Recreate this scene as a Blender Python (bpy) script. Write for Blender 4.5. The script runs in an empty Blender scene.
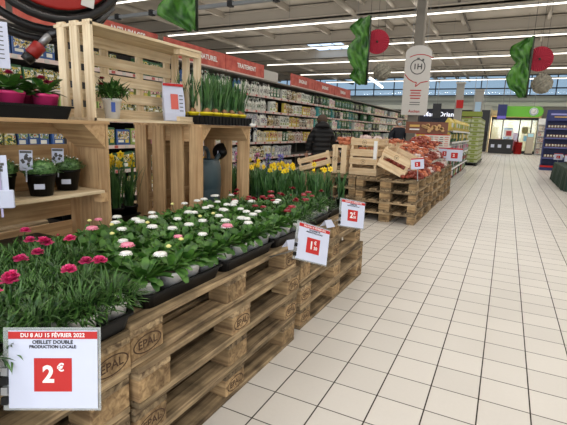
import bpy, math, random
from mathutils import Vector, Matrix, Euler
R = math.radians
rnd = random.Random(11)
scene = bpy.context.scene
COL = scene.collection

# ------------------------------------------------------------------ camera
def look_matrix():
    yaw, pitch, roll = 0.4656, 0.1916, 0.0335
    F = Vector((-math.sin(yaw)*math.cos(pitch), math.cos(yaw)*math.cos(pitch), -math.sin(pitch)))
    R0 = Vector((math.cos(yaw), math.sin(yaw), 0)); U0 = R0.cross(F)
    Rr = R0*math.cos(roll) + U0*math.sin(roll); U = -R0*math.sin(roll) + U0*math.cos(roll)
    return Matrix(((Rr.x, U.x, -F.x), (Rr.y, U.y, -F.y), (Rr.z, U.z, -F.z))).to_4x4()
cam = bpy.data.objects.new('camera', bpy.data.cameras.new('camera'))
COL.objects.link(cam)
cam.matrix_world = Matrix.Translation((0, 0, 1.237)) @ look_matrix()
cam.data.sensor_width = 36; cam.data.lens = 432.6/567*36
cam.data.clip_start = .02; cam.data.clip_end = 200
scene.camera = cam

# ------------------------------------------------------------------ light
w = bpy.data.worlds.new('world'); scene.world = w; w.use_nodes = True
bg = w.node_tree.nodes['Background']
bg.inputs[0].default_value = (.80, .90, 1.0, 1); bg.inputs[1].default_value = .7
scene.view_settings.view_transform = 'Standard'; scene.view_settings.look = 'None'
scene.view_settings.exposure = 0.0; scene.view_settings.gamma = 1
LIGHT_Y = [-3.2, 2.0, 7.1, 12.2, 17.35, 22.35, 27.3, 32.8, 38.4]
LIGHT_Z = 5.5
def area(name, loc, sx, sy, power, rot=(0, 0, 0), col=(1, .95, .87)):
    l = bpy.data.lights.new(name, 'AREA'); l.shape = 'RECTANGLE'; l.size = sx; l.size_y = sy
    l.energy = power; l.color = col
    o = bpy.data.objects.new(name, l); COL.objects.link(o); o.location = loc; o.rotation_euler = rot
    return o
for y in LIGHT_Y:
    area('tube_glow', (-1.75, y, LIGHT_Z-.035), 27, .09, 350, col=(1, .96, .90))
    area('tube_uplight', (-1.75, y, LIGHT_Z+.09), 27, .05, 45, (R(180), 0, 0), col=(1, .96, .90))
# daylight from the glazed shop front behind the photographer
area('shopfront_daylight', (1.5, -6.5, 2.6), 9, 4.2, 560, (R(90), 0, 0), (.95, .97, 1))

# ------------------------------------------------------------------ materials
MATS = {}
def nt(name):
    m = bpy.data.materials.new(name); m.use_nodes = True
    t = m.node_tree; return m, t, t.nodes['Principled BSDF'], t.nodes.new
def lin(c):
    return tuple((x/255/12.92 if x/255 <= .04045 else ((x/255+.055)/1.055)**2.4) for x in c) + (1,)
def plain(name, rgb, rough=.5, metal=0, vary=0, noise=0, nscale=20, spec=.5, trans=0, emit=0, obj_rand=0, alpha=1):
    if name in MATS: return MATS[name]
    m, t, b, N = nt(name); L = t.links.new
    c = lin(rgb)
    b.inputs['Base Color'].default_value = c
    b.inputs['Roughness'].default_value = rough; b.inputs['Metallic'].default_value = metal
    b.inputs['Specular IOR Level'].default_value = spec
    b.inputs['Transmission Weight'].default_value = trans
    b.inputs['Alpha'].default_value = alpha
    if emit:
        b.inputs['Emission Color'].default_value = c; b.inputs['Emission Strength'].default_value = emit
    tc = N('ShaderNodeTexCoord'); nz = N('ShaderNodeTexNoise'); nz.inputs['Scale'].default_value = nscale
    nz.inputs['Detail'].default_value = 3
    L(tc.outputs['Object'], nz.inputs['Vector'])
    mr = N('ShaderNodeMapRange'); a = noise or .04
    mr.inputs['To Min'].default_value = 1-a; mr.inputs['To Max'].default_value = 1+a
    L(nz.outputs['Fac'], mr.inputs['Value'])
    hs = N('ShaderNodeHueSaturation'); hs.inputs['Color'].default_value = c
    val = mr.outputs[0]
    if obj_rand:
        oi = N('ShaderNodeObjectInfo'); m2 = N('ShaderNodeMapRange')
        m2.inputs['To Min'].default_value = 1-obj_rand; m2.inputs['To Max'].default_value = 1+obj_rand
        L(oi.outputs['Random'], m2.inputs['Value'])
        mm = N('ShaderNodeMath'); mm.operation = 'MULTIPLY'
        L(val, mm.inputs[0]); L(m2.outputs[0], mm.inputs[1]); val = mm.outputs[0]
    L(val, hs.inputs['Value']); L(hs.outputs[0], b.inputs['Base Color'])
    MATS[name] = m; return m
def wood(name, light, dark, axis='x', rough=.75, stain=0, rand=.22):
    """long-grained board wood; the grain runs along the given object axis"""
    key = name+'_'+axis
    if key in MATS: return MATS[key]
    m, t, b, N = nt(key); L = t.links.new
    tc = N('ShaderNodeTexCoord'); oi = N('ShaderNodeObjectInfo')
    ad = N('ShaderNodeVectorMath'); ad.operation = 'ADD'
    sc = N('ShaderNodeMath'); sc.operation = 'MULTIPLY'; sc.inputs[1].default_value = 37.
    L(oi.outputs['Random'], sc.inputs[0])
    L(tc.outputs['Object'], ad.inputs[0]); L(sc.outputs[0], ad.inputs[1])
    mp = N('ShaderNodeMapping'); s = {'x': (2.2, 45, 45), 'y': (45, 2.2, 45), 'z': (45, 45, 2.2)}[axis]
    mp.inputs['Scale'].default_value = s
    L(ad.outputs[0], mp.inputs['Vector'])
    nz = N('ShaderNodeTexNoise'); nz.inputs['Scale'].default_value = 1.0; nz.inputs['Detail'].default_value = 5
    nz.inputs['Distortion'].default_value = .6
    L(mp.outputs[0], nz.inputs['Vector'])
    cr = N('ShaderNodeValToRGB'); cr.color_ramp.elements[0].position = .32; cr.color_ramp.elements[1].position = .66
    cr.color_ramp.elements[0].color = lin(dark); cr.color_ramp.elements[1].color = lin(light)
    L(nz.outputs['Fac'], cr.inputs[0])
    hs = N('ShaderNodeHueSaturation'); L(cr.outputs[0], hs.inputs['Color'])
    m2 = N('ShaderNodeMapRange'); m2.inputs['To Min'].default_value = 1-rand; m2.inputs['To Max'].default_value = 1+rand
    L(oi.outputs['Random'], m2.inputs['Value'])
    val = m2.outputs[0]
    # knots / dirt blotches
    n3 = N('ShaderNodeTexNoise'); n3.inputs['Scale'].default_value = 9; n3.inputs['Detail'].default_value = 4
    L(ad.outputs[0], n3.inputs['Vector'])
    m3 = N('ShaderNodeMapRange'); m3.inputs['From Min'].default_value = .3; m3.inputs['From Max'].default_value = .6
    m3.inputs['To Min'].default_value = 1-stain; m3.inputs['To Max'].default_value = 1
    L(n3.outputs['Fac'], m3.inputs['Value'])
    mm = N('ShaderNodeMath'); mm.operation = 'MULTIPLY'; L(val, mm.inputs[0]); L(m3.outputs[0], mm.inputs[1])
    L(mm.outputs[0], hs.inputs['Value']); L(hs.outputs[0], b.inputs['Base Color'])
    b.inputs['Roughness'].default_value = rough; b.inputs['Specular IOR Level'].default_value = .3
    bp = N('ShaderNodeBump'); bp.inputs['Strength'].default_value = .35; bp.inputs['Distance'].default_value = .004
    L(nz.outputs['Fac'], bp.inputs['Height']); L(bp.outputs[0], b.inputs['Normal'])
    MATS[key] = m; return m

def floor_material():
    m, t, b, N = nt('ceramic_floor_tiles'); L = t.links.new
    tc = N('ShaderNodeTexCoord'); sp = N('ShaderNodeSeparateXYZ'); L(tc.outputs['Object'], sp.inputs[0])
    def M(op, a, v=None, v2=None):
        n = N('ShaderNodeMath'); n.operation = op
        if isinstance(a, float): n.inputs[0].default_value = a
        else: L(a, n.inputs[0])
        if v is not None:
            if isinstance(v, float): n.inputs[1].default_value = v
            else: L(v, n.inputs[1])
        return n.outputs[0]
    T = .217
    u = M('DIVIDE', M('ADD', sp.outputs[0], .847), T); v = M('DIVIDE', M('SUBTRACT', sp.outputs[1], 1.447), T)
    du = M('ABSOLUTE', M('SUBTRACT', M('FRACT', M('ADD', u, .5)), .5)); dv = M('ABSOLUTE', M('SUBTRACT', M('FRACT', M('ADD', v, .5)), .5))
    def joint(d, half):
        n = N('ShaderNodeMapRange'); n.inputs['From Min'].default_value = half*.75; n.inputs['From Max'].default_value = half*1.25
        n.inputs['To Min'].default_value = 1; n.inputs['To Max'].default_value = 0; L(d, n.inputs['Value']); return n.outputs[0]
    j = M('MAXIMUM', joint(du, .0145), joint(dv, .0125))
    cm = N('ShaderNodeCombineXYZ'); L(M('FLOOR', u), cm.inputs[0]); L(M('FLOOR', v), cm.inputs[1])
    wn = N('ShaderNodeTexWhiteNoise'); L(cm.outputs[0], wn.inputs['Vector'])
    nz = N('ShaderNodeTexNoise'); nz.inputs['Scale'].default_value = 1.3; nz.inputs['Detail'].default_value = 6; L(tc.outputs['Object'], nz.inputs['Vector'])
    n2 = N('ShaderNodeTexNoise'); n2.inputs['Scale'].default_value = 60; n2.inputs['Detail'].default_value = 4; L(tc.outputs['Object'], n2.inputs['Vector'])
    val = M('ADD', M('MULTIPLY', wn.outputs['Value'], .09), M('ADD', M('MULTIPLY', nz.outputs['Fac'], .16), M('MULTIPLY', n2.outputs['Fac'], .06)))
    hs = N('ShaderNodeHueSaturation'); hs.inputs['Color'].default_value = lin((214, 209, 202)); L(M('ADD', val, .86), hs.inputs['Value'])
    mx = N('ShaderNodeMix'); mx.data_type = 'RGBA'; L(j, mx.inputs['Factor']); L(hs.outputs[0], mx.inputs['A']); mx.inputs['B'].default_value = lin((46, 38, 30))
    L(mx.outputs['Result'], b.inputs['Base Color'])
    r = N('ShaderNodeMapRange'); r.inputs['To Min'].default_value = .30; r.inputs['To Max'].default_value = .9; L(j, r.inputs['Value'])
    L(r.outputs[0], b.inputs['Roughness']); b.inputs['Specular IOR Level'].default_value = .45
    bp = N('ShaderNodeBump'); bp.inputs['Strength'].default_value = .3; bp.inputs['Distance'].default_value = .003; bp.invert = True
    L(j, bp.inputs['Height']); L(bp.outputs[0], b.inputs['Normal'])
    return m
def corrugated(name, rgb, axis, period, amp=.12, rough=.5):
    m, t, b, N = nt(name); L = t.links.new
    tc = N('ShaderNodeTexCoord'); wv = N('ShaderNodeTexWave'); wv.bands_direction = axis
    wv.inputs['Scale'].default_value = 6.2832/period/20; wv.inputs['Distortion'].default_value = 0
    L(tc.outputs['Object'], wv.inputs['Vector'])
    mr = N('ShaderNodeMapRange'); mr.inputs['To Min'].default_value = 1-amp; mr.inputs['To Max'].default_value = 1; L(wv.outputs['Fac'], mr.inputs['Value'])
    hs = N('ShaderNodeHueSaturation'); hs.inputs['Color'].default_value = lin(rgb); L(mr.outputs[0], hs.inputs['Value'])
    L(hs.outputs[0], b.inputs['Base Color']); b.inputs['Roughness'].default_value = rough
    bp = N('ShaderNodeBump'); bp.inputs['Strength'].default_value = .6; bp.inputs['Distance'].default_value = .03
    L(wv.outputs['Fac'], bp.inputs['Height']); L(bp.outputs[0], b.inputs['Normal'])
    return m
def leafmat(name, c1, c2, scale=14, rough=.45, rand=.15):
    if name in MATS: return MATS[name]
    m, t, b, N = nt(name); L = t.links.new
    tc = N('ShaderNodeTexCoord'); nz = N('ShaderNodeTexNoise'); nz.inputs['Scale'].default_value = scale; nz.inputs['Detail'].default_value = 3
    L(tc.outputs['Object'], nz.inputs['Vector'])
    cr = N('ShaderNodeValToRGB'); cr.color_ramp.elements[0].position = .35; cr.color_ramp.elements[1].position = .65
    cr.color_ramp.elements[0].color = lin(c1); cr.color_ramp.elements[1].color = lin(c2)
    L(nz.outputs['Fac'], cr.inputs[0])
    oi = N('ShaderNodeObjectInfo'); m2 = N('ShaderNodeMapRange'); m2.inputs['To Min'].default_value = 1-rand; m2.inputs['To Max'].default_value = 1+rand
    L(oi.outputs['Random'], m2.inputs['Value'])
    hs = N('ShaderNodeHueSaturation'); L(cr.outputs[0], hs.inputs['Color']); L(m2.outputs[0], hs.inputs['Value'])
    L(hs.outputs[0], b.inputs['Base Color']); b.inputs['Roughness'].default_value = rough
    b.inputs['Subsurface Weight'].default_value = 0
    MATS[name] = m; return m

# ------------------------------------------------------------------ mesh builder
class MB:
    def __init__(s): s.v = []; s.f = []; s.m = []; s.sm = []; s.mats = []
    def mi(s, mat):
        if mat not in s.mats: s.mats.append(mat)
        return s.mats.index(mat)
    def add(s, vs, fs, mat=None, smooth=False, M=None):
        k = len(s.v); i = s.mi(mat)
        for p in vs:
            s.v.append(tuple(M @ Vector(p)) if M is not None else tuple(p))
        for f in fs:
            s.f.append(tuple(k+a for a in f)); s.m.append(i); s.sm.append(smooth)
        return s
    def box(s, c, d, mat=None, M=None, bev=0):
        x, y, z = c; a, b, h = d[0]/2, d[1]/2, d[2]/2
        if not bev:
            vs = [(x+i*a, y+j*b, z+k*h) for i in (-1, 1) for j in (-1, 1) for k in (-1, 1)]
            fs = [(0, 1, 3, 2), (4, 6, 7, 5), (0, 4, 5, 1), (2, 3, 7, 6), (0, 2, 6, 4), (1, 5, 7, 3)]
            return s.add(vs, fs, mat, False, M)
        e = bev; o = [(-a, -b), (a, -b), (a, b), (-a, b)]
        sg = [(-1, -1), (1, -1), (1, 1), (-1, 1)]
        rings = []
        def ring(inset, zz):
            out = []
            for (px, py), (sx, sy) in zip(o, sg):
                ax, ay = px-sx*inset, py-sy*inset
                if sx*sy > 0: out += [(x+ax, y+ay-sy*e, z+zz), (x+ax-sx*e, y+ay, z+zz)]
                else: out += [(x+ax-sx*e, y+ay, z+zz), (x+ax, y+ay-sy*e, z+zz)]
            return out
        rings = [ring(e, -h), ring(0, -h+e), ring(0, h-e), ring(e, h)]
        vs = [p for r in rings for p in r]; fs = []
        # order check: make each ring counter-clockwise
        for k in range(3):
            for i in range(8):
                j = (i+1) % 8; fs.append((k*8+i, k*8+j, k*8+8+j, k*8+8+i))
        fs.append(tuple(range(7, -1, -1))); fs.append(tuple(range(24, 32)))
        return s.add(vs, fs, mat, False, M)
    def lathe(s, prof, n=16, mat=None, M=None, smooth=True, sx=1, sy=1, cap=True):
        vs = []; fs = []
        for r, z in prof:
            for i in range(n):
                a = 2*math.pi*i/n; vs.append((r*math.cos(a)*sx, r*math.sin(a)*sy, z))
        for k in range(len(prof)-1):
            for i in range(n):
                j = (i+1) % n; fs.append((k*n+i, k*n+j, (k+1)*n+j, (k+1)*n+i))
        if cap:
            if prof[0][0] > 1e-5: fs.append(tuple(range(n-1, -1, -1)))
            if prof[-1][0] > 1e-5: fs.append(tuple((len(prof)-1)*n+i for i in range(n)))
        return s.add(vs, fs, mat, smooth, M)
    def tube(s, pts, r, n=8, mat=None, M=None, close=False):
        pts = [Vector(p) for p in pts]; m = len(pts); rr = r if isinstance(r, (list, tuple)) else [r]*m
        vs = []; fs = []; up = Vector((0, 0, 1)); prev = None
        for i, p in enumerate(pts):
            d = (pts[(i+1) % m] - pts[i-1]) if close else (pts[min(i+1, m-1)] - pts[max(i-1, 0)])
            d.normalize()
            if prev is None:
                q = d.cross(up)
                if q.length < .1: q = d.cross(Vector((1, 0, 0)))
            else: q = prev - d*prev.dot(d)
            q.normalize(); prev = q; t2 = d.cross(q)
            for k in range(n):
                a = 2*math.pi*k/n; vs.append(p + (q*math.cos(a) + t2*math.sin(a))*rr[i])
        for i in range(m if close else m-1):
            for k in range(n):
                j = (k+1) % n; a = i*n; b = ((i+1) % m)*n
                fs.append((a+k, a+j, b+j, b+k))
        if not close: fs += [tuple(range(n-1, -1, -1)), tuple((m-1)*n+i for i in range(n))]
        return s.add(vs, fs, mat, True, M)
    def loft(s, rings, mat=None, M=None, smooth=True):
        n = len(rings[0]); vs = [p for r in rings for p in r]; fs = []
        for k in range(len(rings)-1):
            for i in range(n):
                j = (i+1) % n; fs.append((k*n+i, k*n+j, (k+1)*n+j, (k+1)*n+i))
        fs += [tuple(range(n-1, -1, -1)), tuple((len(rings)-1)*n+i for i in range(n))]
        return s.add(vs, fs, mat, smooth, M)
    def prism(s, poly, z0, z1, mat=None, M=None):
        n = len(poly); vs = [(x, y, z0) for x, y in poly]+[(x, y, z1) for x, y in poly]
        fs = [tuple(range(n-1, -1, -1)), tuple(range(n, 2*n))]+[(i, (i+1) % n, n+(i+1) % n, n+i) for i in range(n)]
        return s.add(vs, fs, mat, False, M)
    def ball(s, c, r, mat=None, n=6, m=4, sz=1):
        prof = [(math.sin(math.pi*k/m)*r, -math.cos(math.pi*k/m)*r*sz) for k in range(m+1)]
        prof[0] = (r*.05, prof[0][1]); prof[-1] = (r*.05, prof[-1][1])
        return s.lathe(prof, n, mat, Matrix.Translation(c))
    def leaf(s, base, az, length, width, p0, bend, mat, prof=(.5, 1, .8, 0), up0=0):
        """curved tapering leaf from base; p0 start pitch (rad above ground), bend total curl down"""
        n = len(prof); x, y, z = base; ca, sa = math.cos(az), math.sin(az); k = len(s.v); i = s.mi(mat)
        seg = length/(n); p = p0
        px, pz = 0., 0.; pts = []
        w0 = width*.35
        pts.append((px, pz, w0))
        for a in range(n):
            px += seg*math.cos(p); pz += seg*math.sin(p); p -= bend/n
            pts.append((px, pz, width*prof[a]))
        for (d, h, ww) in pts[:-1] if prof[-1] == 0 else pts:
            s.v.append((x+ca*d-sa*ww/2, y+sa*d+ca*ww/2, z+h)); s.v.append((x+ca*d+sa*ww/2, y+sa*d-ca*ww/2, z+h))
        m_ = len(pts)-1 if prof[-1] == 0 else len(pts)
        for a in range(m_-1):
            s.f.append((k+2*a, k+2*a+1, k+2*a+3, k+2*a+2)); s.m.append(i); s.sm.append(True)
        if prof[-1] == 0:
            d, h, _ = pts[-1]; s.v.append((x+ca*d, y+sa*d, z+h)); b = k+2*(m_-1)
            s.f.append((b, b+1, len(s.v)-1)); s.m.append(i); s.sm.append(True)
    def mesh(s, name):
        me = bpy.data.meshes.new(name); me.from_pydata(s.v, [], s.f)
        for m in s.mats: me.materials.append(m)
        me.polygons.foreach_set('material_index', s.m); me.polygons.foreach_set('use_smooth', s.sm)
        me.update(); return me
    def build(s, name, parent=None, loc=None, rot=None):
        return mobj(name, s.mesh(name), parent, loc, rot)
def mobj(name, me, parent=None, loc=None, rot=None):
    o = bpy.data.objects.new(name, me); COL.objects.link(o)
    if parent: o.parent = parent
    if loc: o.location = loc
    if rot: o.rotation_euler = rot
    return o
def tag(o, label, cat, group=None, kind=None):
    o['label'] = label; o['category'] = cat
    if group: o['group'] = group
    if kind: o['kind'] = kind
    return o
def thing(name, label, cat, loc=(0, 0, 0), rot=(0, 0, 0), group=None):
    o = bpy.data.objects.new(name, None); COL.objects.link(o); o.location = loc
    o.rotation_euler = rot if isinstance(rot, tuple) else (0, 0, rot); o.empty_display_size = .05
    return tag(o, label, cat, group)
def struct(o, label=None):
    o['kind'] = 'structure'
    if label: o['label'] = label
    return o
KIDS = {}
def kids(o):
    k = KIDS.get(o.name)
    if k is None: k = KIDS[o.name] = [c for c in COL.objects if c.parent == o]
    return k
def dup(root, loc, rot=0, label=None, group=None):
    r = root.copy(); COL.objects.link(r); r.location = loc
    r.rotation_euler = rot if isinstance(rot, tuple) else (0, 0, rot)
    if label: r['label'] = label
    if group: r['group'] = group
    for ch in kids(root):
        c = ch.copy(); COL.objects.link(c); c.parent = r
        for g in kids(ch):
            d = g.copy(); COL.objects.link(d); d.parent = c
    return r
def nth(n):
    w_ = ['first', 'second', 'third', 'fourth', 'fifth', 'sixth', 'seventh', 'eighth', 'ninth', 'tenth', 'eleventh', 'twelfth']
    if n <= 12: return w_[n-1]
    return '%d%s' % (n, {1: 'st', 2: 'nd', 3: 'rd'}.get(n % 10 if n % 100 not in (11, 12, 13) else 0, 'th'))
def text_mesh(txt, size, mat, align='CENTER', bold=.0, depth=.0, font_x=1.0):
    cu = bpy.data.curves.new('lettering', 'FONT'); cu.body = txt; cu.size = size; cu.align_x = align; cu.align_y = 'CENTER'
    cu.offset = bold*size; cu.extrude = depth; cu.resolution_u = 3; cu.space_character = 1+bold*1.5
    o = bpy.data.objects.new('lettering', cu); COL.objects.link(o)
    dg = bpy.context.evaluated_depsgraph_get(); dg.update()
    me = bpy.data.meshes.new_from_object(o.evaluated_get(dg)); me.materials.clear(); me.materials.append(mat)
    bpy.data.objects.remove(o); bpy.data.curves.remove(cu)
    if font_x != 1: me.transform(Matrix.Diagonal((font_x, 1, 1, 1)))
    me.transform(Matrix.Rotation(R(90), 4, 'X'))     # stand it up: reads from -Y
    return me
def text(txt, size, mat, parent, loc, bold=.02, name='lettering', font_x=1, align='CENTER', depth=.0003, rot=None):
    me = text_mesh(txt, size, mat, align, bold, depth, font_x); return mobj(name, me, parent, loc, rot)
def skin(name, verts, edges, radii, mat, parent=None, sub=2, root=0):
    me = bpy.data.meshes.new(name); me.from_pydata(verts, edges, []); o = bpy.data.objects.new(name, me); COL.objects.link(o)
    sk = o.modifiers.new('s', 'SKIN'); sk.use_smooth_shade = True
    for i, r in enumerate(radii):
        d = me.skin_vertices[0].data[i]; d.radius = (r if isinstance(r, tuple) else (r, r)); d.use_root = (i == root)
    sb = o.modifiers.new('u', 'SUBSURF'); sb.levels = sub; sb.render_levels = sub
    dg = bpy.context.evaluated_depsgraph_get(); dg.update()
    m2 = bpy.data.meshes.new_from_object(o.evaluated_get(dg)); bpy.data.objects.remove(o)
    m2.materials.clear(); m2.materials.append(mat)
    for p in m2.polygons: p.use_smooth = True
    return mobj(name, m2, parent)

# palette
PW = dict(light=(184, 160, 124), dark=(96, 78, 60))
PAL = {a: wood('pallet_wood', PW['light'], PW['dark'], a, .85, .6, .34) for a in 'xyz'}
BLK = wood('pallet_block_wood', (190, 160, 118), (122, 96, 68), 'x', .85, .5, .22)
TAN = {a: wood('tan_crate_wood', (212, 178, 134), (176, 138, 98), a, .7, .15, .10) for a in 'xyz'}
PALE = {a: wood('pale_crate_wood', (232, 214, 182), (204, 178, 140), a, .65, .12, .06) for a in 'xyz'}
CRW = {a: wood('market_crate_wood', (234, 212, 176), (208, 176, 134), a, .7, .12, .08) for a in 'xyz'}
WHITE = plain('white_plastic', (232, 232, 230), .4)
PAPER = plain('white_card', (200, 205, 224), .6, spec=.25)
BLACKP = plain('black_plastic', (10, 10, 11), .45, spec=.25)
BLACKR = plain('black_rubber', (20, 20, 22), .35)
RED = plain('sign_red', (184, 44, 42), .6, spec=.25)
INK = plain('black_ink', (24, 24, 28), .6)
BURN = plain('burnt_stamp', (72, 50, 34), .9)
BLUEP = plain('pricing_blue', (60, 90, 170), .5)
CLEAR = plain('clear_plastic', (200, 206, 206), .15, alpha=.35)
STEEL = plain('grey_steel', (150, 150, 150), .4, metal=.6)
LGREY = plain('light_grey_paint', (186, 184, 178), .5)
SHELF = plain('shelf_metal_grey', (120, 116, 110), .5)
SOIL = plain('dark_soil', (46, 32, 24), .95, noise=.4, nscale=120)

# ------------------------------------------------------------------ setting
X0, X1, Y0, Y1, ZC = -34, 13, -7, 44, 6.5
fl = MB().box(((X0+X1)/2, (Y0+Y1)/2, -.1), (X1-X0, Y1-Y0, .2), floor_material()).build('floor'); struct(fl)
cm = corrugated('roof_deck', (188, 180, 168), 'X', 1.0, .10)
struct(MB().box(((X0+X1)/2, (Y0+Y1)/2, ZC+.1), (X1-X0, Y1-Y0, .2), cm).build('ceiling'))
WALLM = plain('wall_paint', (196, 196, 190), .8)
struct(MB().box((X0-.1, (Y0+Y1)/2, ZC/2), (.2, Y1-Y0, ZC), WALLM).build('wall_left'))
struct(MB().box((X1+.1, (Y0+Y1)/2, ZC/2), (.2, Y1-Y0, ZC), WALLM).build('wall_right'))
CLAD = corrugated('white_cladding', (214, 222, 214), 'Z', .42, .35)
struct(MB().box(((X0+X1)/2, Y1+.1, 2.35), (X1-X0, .2, 4.7), CLAD).build('wall_back'))
GLASS = plain('window_glass', (200, 225, 245), .05, trans=1.0)
FR = plain('window_frame_grey', (60, 66, 74), .5)
for i in range(12):
    xa = X0 + i*(X1-X0)/12; wd = (X1-X0)/12
    f = MB()
    for zz in (4.75, 5.35, 6.45): f.box((xa+wd/2, Y1+.05, zz), (wd, .12, .1), FR)
    for xx in (xa+.04, xa+wd/2): f.box((xx, Y1+.05, 5.6), (.08, .12, 1.8), FR)
    o = f.build('window_%d' % (i+1)); struct(o)
    MB().box((xa+wd/2, Y1+.05, 5.6), (wd, .01, 1.7), GLASS).build('pane', o)
# roof beams and purlins
BEAM = plain('roof_steel', (178, 170, 158), .6)
DKB = plain('dark_steel', (92, 86, 80), .6)
n_ = 0
for y in LIGHT_Y:
    n_ += 1
    m = MB().box((-10.5, y+.9, 6.2), (46, .30, .55), BEAM).box((-10.5, y+.9, 5.95), (46, .5, .05), BEAM).box((-10.5, y+.9, 6.42), (46, .5, .05), BEAM)
    struct(m.build('trim_%d' % n_))
for x in [-31, -27, -23, -19.5, -16, -12.6, -9.2, -5.8, -2.4, 1.0, 4.4, 7.8, 11]:
    n_ += 1
    struct(MB().box((x, 18.5, 6.38), (.14, 51, .24), BEAM).build('trim_%d' % n_))
# skylights: lit translucent roof panes
SKY = plain('skylight_daylight', (196, 220, 250), .5, emit=1.3)
for i, (x, y) in enumerate([(-10.6, 28.3), (1.2, 43)]):
    if i: continue
    f = MB().box((x, y, 6.47), (2.7, 5.2, .06), DKB)
    o = f.build('window_13'); struct(o)
    p = MB()
    for k in range(3): p.box((x-.85+k*.85, y, 6.43), (.72, 4.8, .04), SKY)
    p.build('pane', o)
# wall behind the far left beyond the gondola (top edge blue line) – nothing else needed

# ------------------------------------------------------------------ ceiling fittings
TUBE = plain('lit_tube', (255, 250, 238), .3, emit=2.6)
for k, y in enumerate(LIGHT_Y):
    g = 'continuous line lights under the roof'
    lab = 'long continuous strip light across the hall, %s row counting from the camera' % nth(k+1)
    t = thing('strip_light', lab, 'light', (-1.75, y, LIGHT_Z), 0, g)
    MB().box((0, 0, .05), (27.4, .13, .06), LGREY).build('housing', t)
    MB().lathe([(.028, -13.6), (.028, 13.6)], 8, TUBE, Matrix.Rotation(R(90), 4, 'Y')).build('tube', t)
    h = MB()
    for q in range(-13, 14, 3): h.box((q, 0, .5), (.012, .012, .9), STEEL)
    h.build('hanger_wire', t)
# cable tray with clips
t = thing('cable_tray', 'grey cable tray with dark square clips crossing high at upper left', 'cable tray', (-8, 10.83, 4.6))
MB().box((0, 0, 0), (17, .12, .09), plain('tray_grey', (130, 134, 138), .5)).build('channel', t)
c = MB()
for q in range(12): c.box((-8+q*1.45, -.02, 0), (.14, .16, .16), INK)
c.build('clip', t)
# pipes running away from the camera
for (x, z, r, lab) in [(-4.55, 6.05, .07, 'thin roof pipe just left of the sign column'), (-6.2, 5.98, .12, 'thick grey roof duct left of the sign column'),
                       (-2.15, 6.05, .05, 'thin dark roof conduit right of the sign column'), (-3.6, 6.0, .10, 'pale roof pipe right beside the sign column top'),
                       (-14.5, 5.9, .12, 'roof duct far left above the garden aisle')]:
    tag(MB().tube([(x, 4, z), (x, 43.5, z)], r, 8, DKB if 'dark' in lab else BEAM).build('roof_pipe'), lab, 'pipe')
# angled baffle lamps near the far windows
for i, (a, b) in enumerate([((-9.27, 31.55, 5.0), (-9.5, 36.0, 4.78)), ((-6.0, 31.2, 4.75), (-5.75, 35.0, 4.65))]):
    t = thing('batten_lamp', 'angled white batten lamp %s of the white sign column' % ('left', 'right')[i], 'lamp', a, 0, 'angled batten lamps')
    d = Vector(b)-Vector(a)
    MB().tube([(0, 0, 0), tuple(d)], .09, 6, TUBE).build('tube', t)
    MB().box((0, 0, .75), (.02, .02, 1.5), STEEL).box((d.x, d.y, d.z+.86), (.02, .02, 1.75), STEEL).build('rod', t)

# column with the big white sign
CX, CY = -2.28, 12
t = thing('column', 'tall square grey building column carrying the white sign board', 'column', (CX-.05, CY+.2, 0))
MB().box((0, 0, 3.0), (.24, .24, 6.0), plain('column_grey', (128, 122, 112), .7), bev=.02).build('shaft', t)
MB().box((0, 0, 6.02), (.5, .5, .1), DKB).box((0, 0, 5.6), (.34, .34, .08), DKB).build('capital', t)
t = thing('sign_board', 'tall white hanging board with 1H clock emblem and red speech bubble line', 'sign', (CX, CY, 1.70), (0, 0, R(12)))
t.scale = (.93, 1, .95)
sh = []
for i in range(13):
    a = math.pi*i/12; sh.append((.35*math.cos(a), 1.62+.22*math.sin(a)))
M_ = Matrix.Rotation(R(90), 4, 'X')
MB().prism([(-.35, 0), (.35, 0)]+sh, -.03, .03, plain('board_white', (206, 202, 196), .5), M_).build('board', t)
GR = plain('sign_dark_grey', (70, 68, 66), .5)
def arc_strip(cx, cz, r, a0, a1, wd, mat, y=-.034, n=24):
    m = MB(); vs = []; fs = []
    for i in range(n+1):
        a = R(a0+(a1-a0)*i/n)
        for q in (r-wd/2, r+wd/2): vs.append((cx+q*math.cos(a), y, cz+q*math.sin(a)))
    for i in range(n): fs.append((2*i, 2*i+2, 2*i+3, 2*i+1))
    return m.add(vs, fs, mat)
e_ = arc_strip(0, 1.28, .19, 0, 360, .025, GR); e_.box((.13, -.034, 1.46), (.05, .004, .05), GR); e_.box((0, -.034, 1.5), (.07, .004, .03), GR)
e_.build('clock_emblem', t)
text('1H', .2, GR, t, (0, -.036, 1.28), .03)
rr = arc_strip(0.05, 1.0, .60, 55, 118, .022, RED); rr.build('red_arc', t)
m = MB()
def strip(m, pts, wd, mat, y=-.034):
    for a, b in zip(pts[:-1], pts[1:]):
        a = Vector((a[0], a[1])); b = Vector((b[0], b[1])); d = (b-a).normalized(); n = Vector((-d.y, d.x))*wd/2
        m.add([(a.x-n.x, y, a.y-n.y), (b.x-n.x, y, b.y-n.y), (b.x+n.x, y, b.y+n.y), (a.x+n.x, y, a.y+n.y)], [(0, 1, 2, 3)], mat)
strip(m, [(-.33, 1.08), (-.22, .96), (-.08, .88), (0, .87), (-.02, .76), (.12, .87), (.3, .9)], .025, RED); m.build('speech_bubble_line', t)
for k in range(4): MB().box((0, -.034, .66-k*.07), (.30-.04*(k % 2), .004, .028), RED).build('red_text_line', t)
for k in range(2): MB().box((0, -.034, .34-k*.06), (.28, .004, .018), GR).build('grey_text_line', t)
text('Auchan', .10, RED, t, (0, -.036, .10), .02)
m = MB()
for q in (-.2, .2): m.box((q, 0, 2.9), (.01, .01, 2.2), STEEL)
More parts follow.
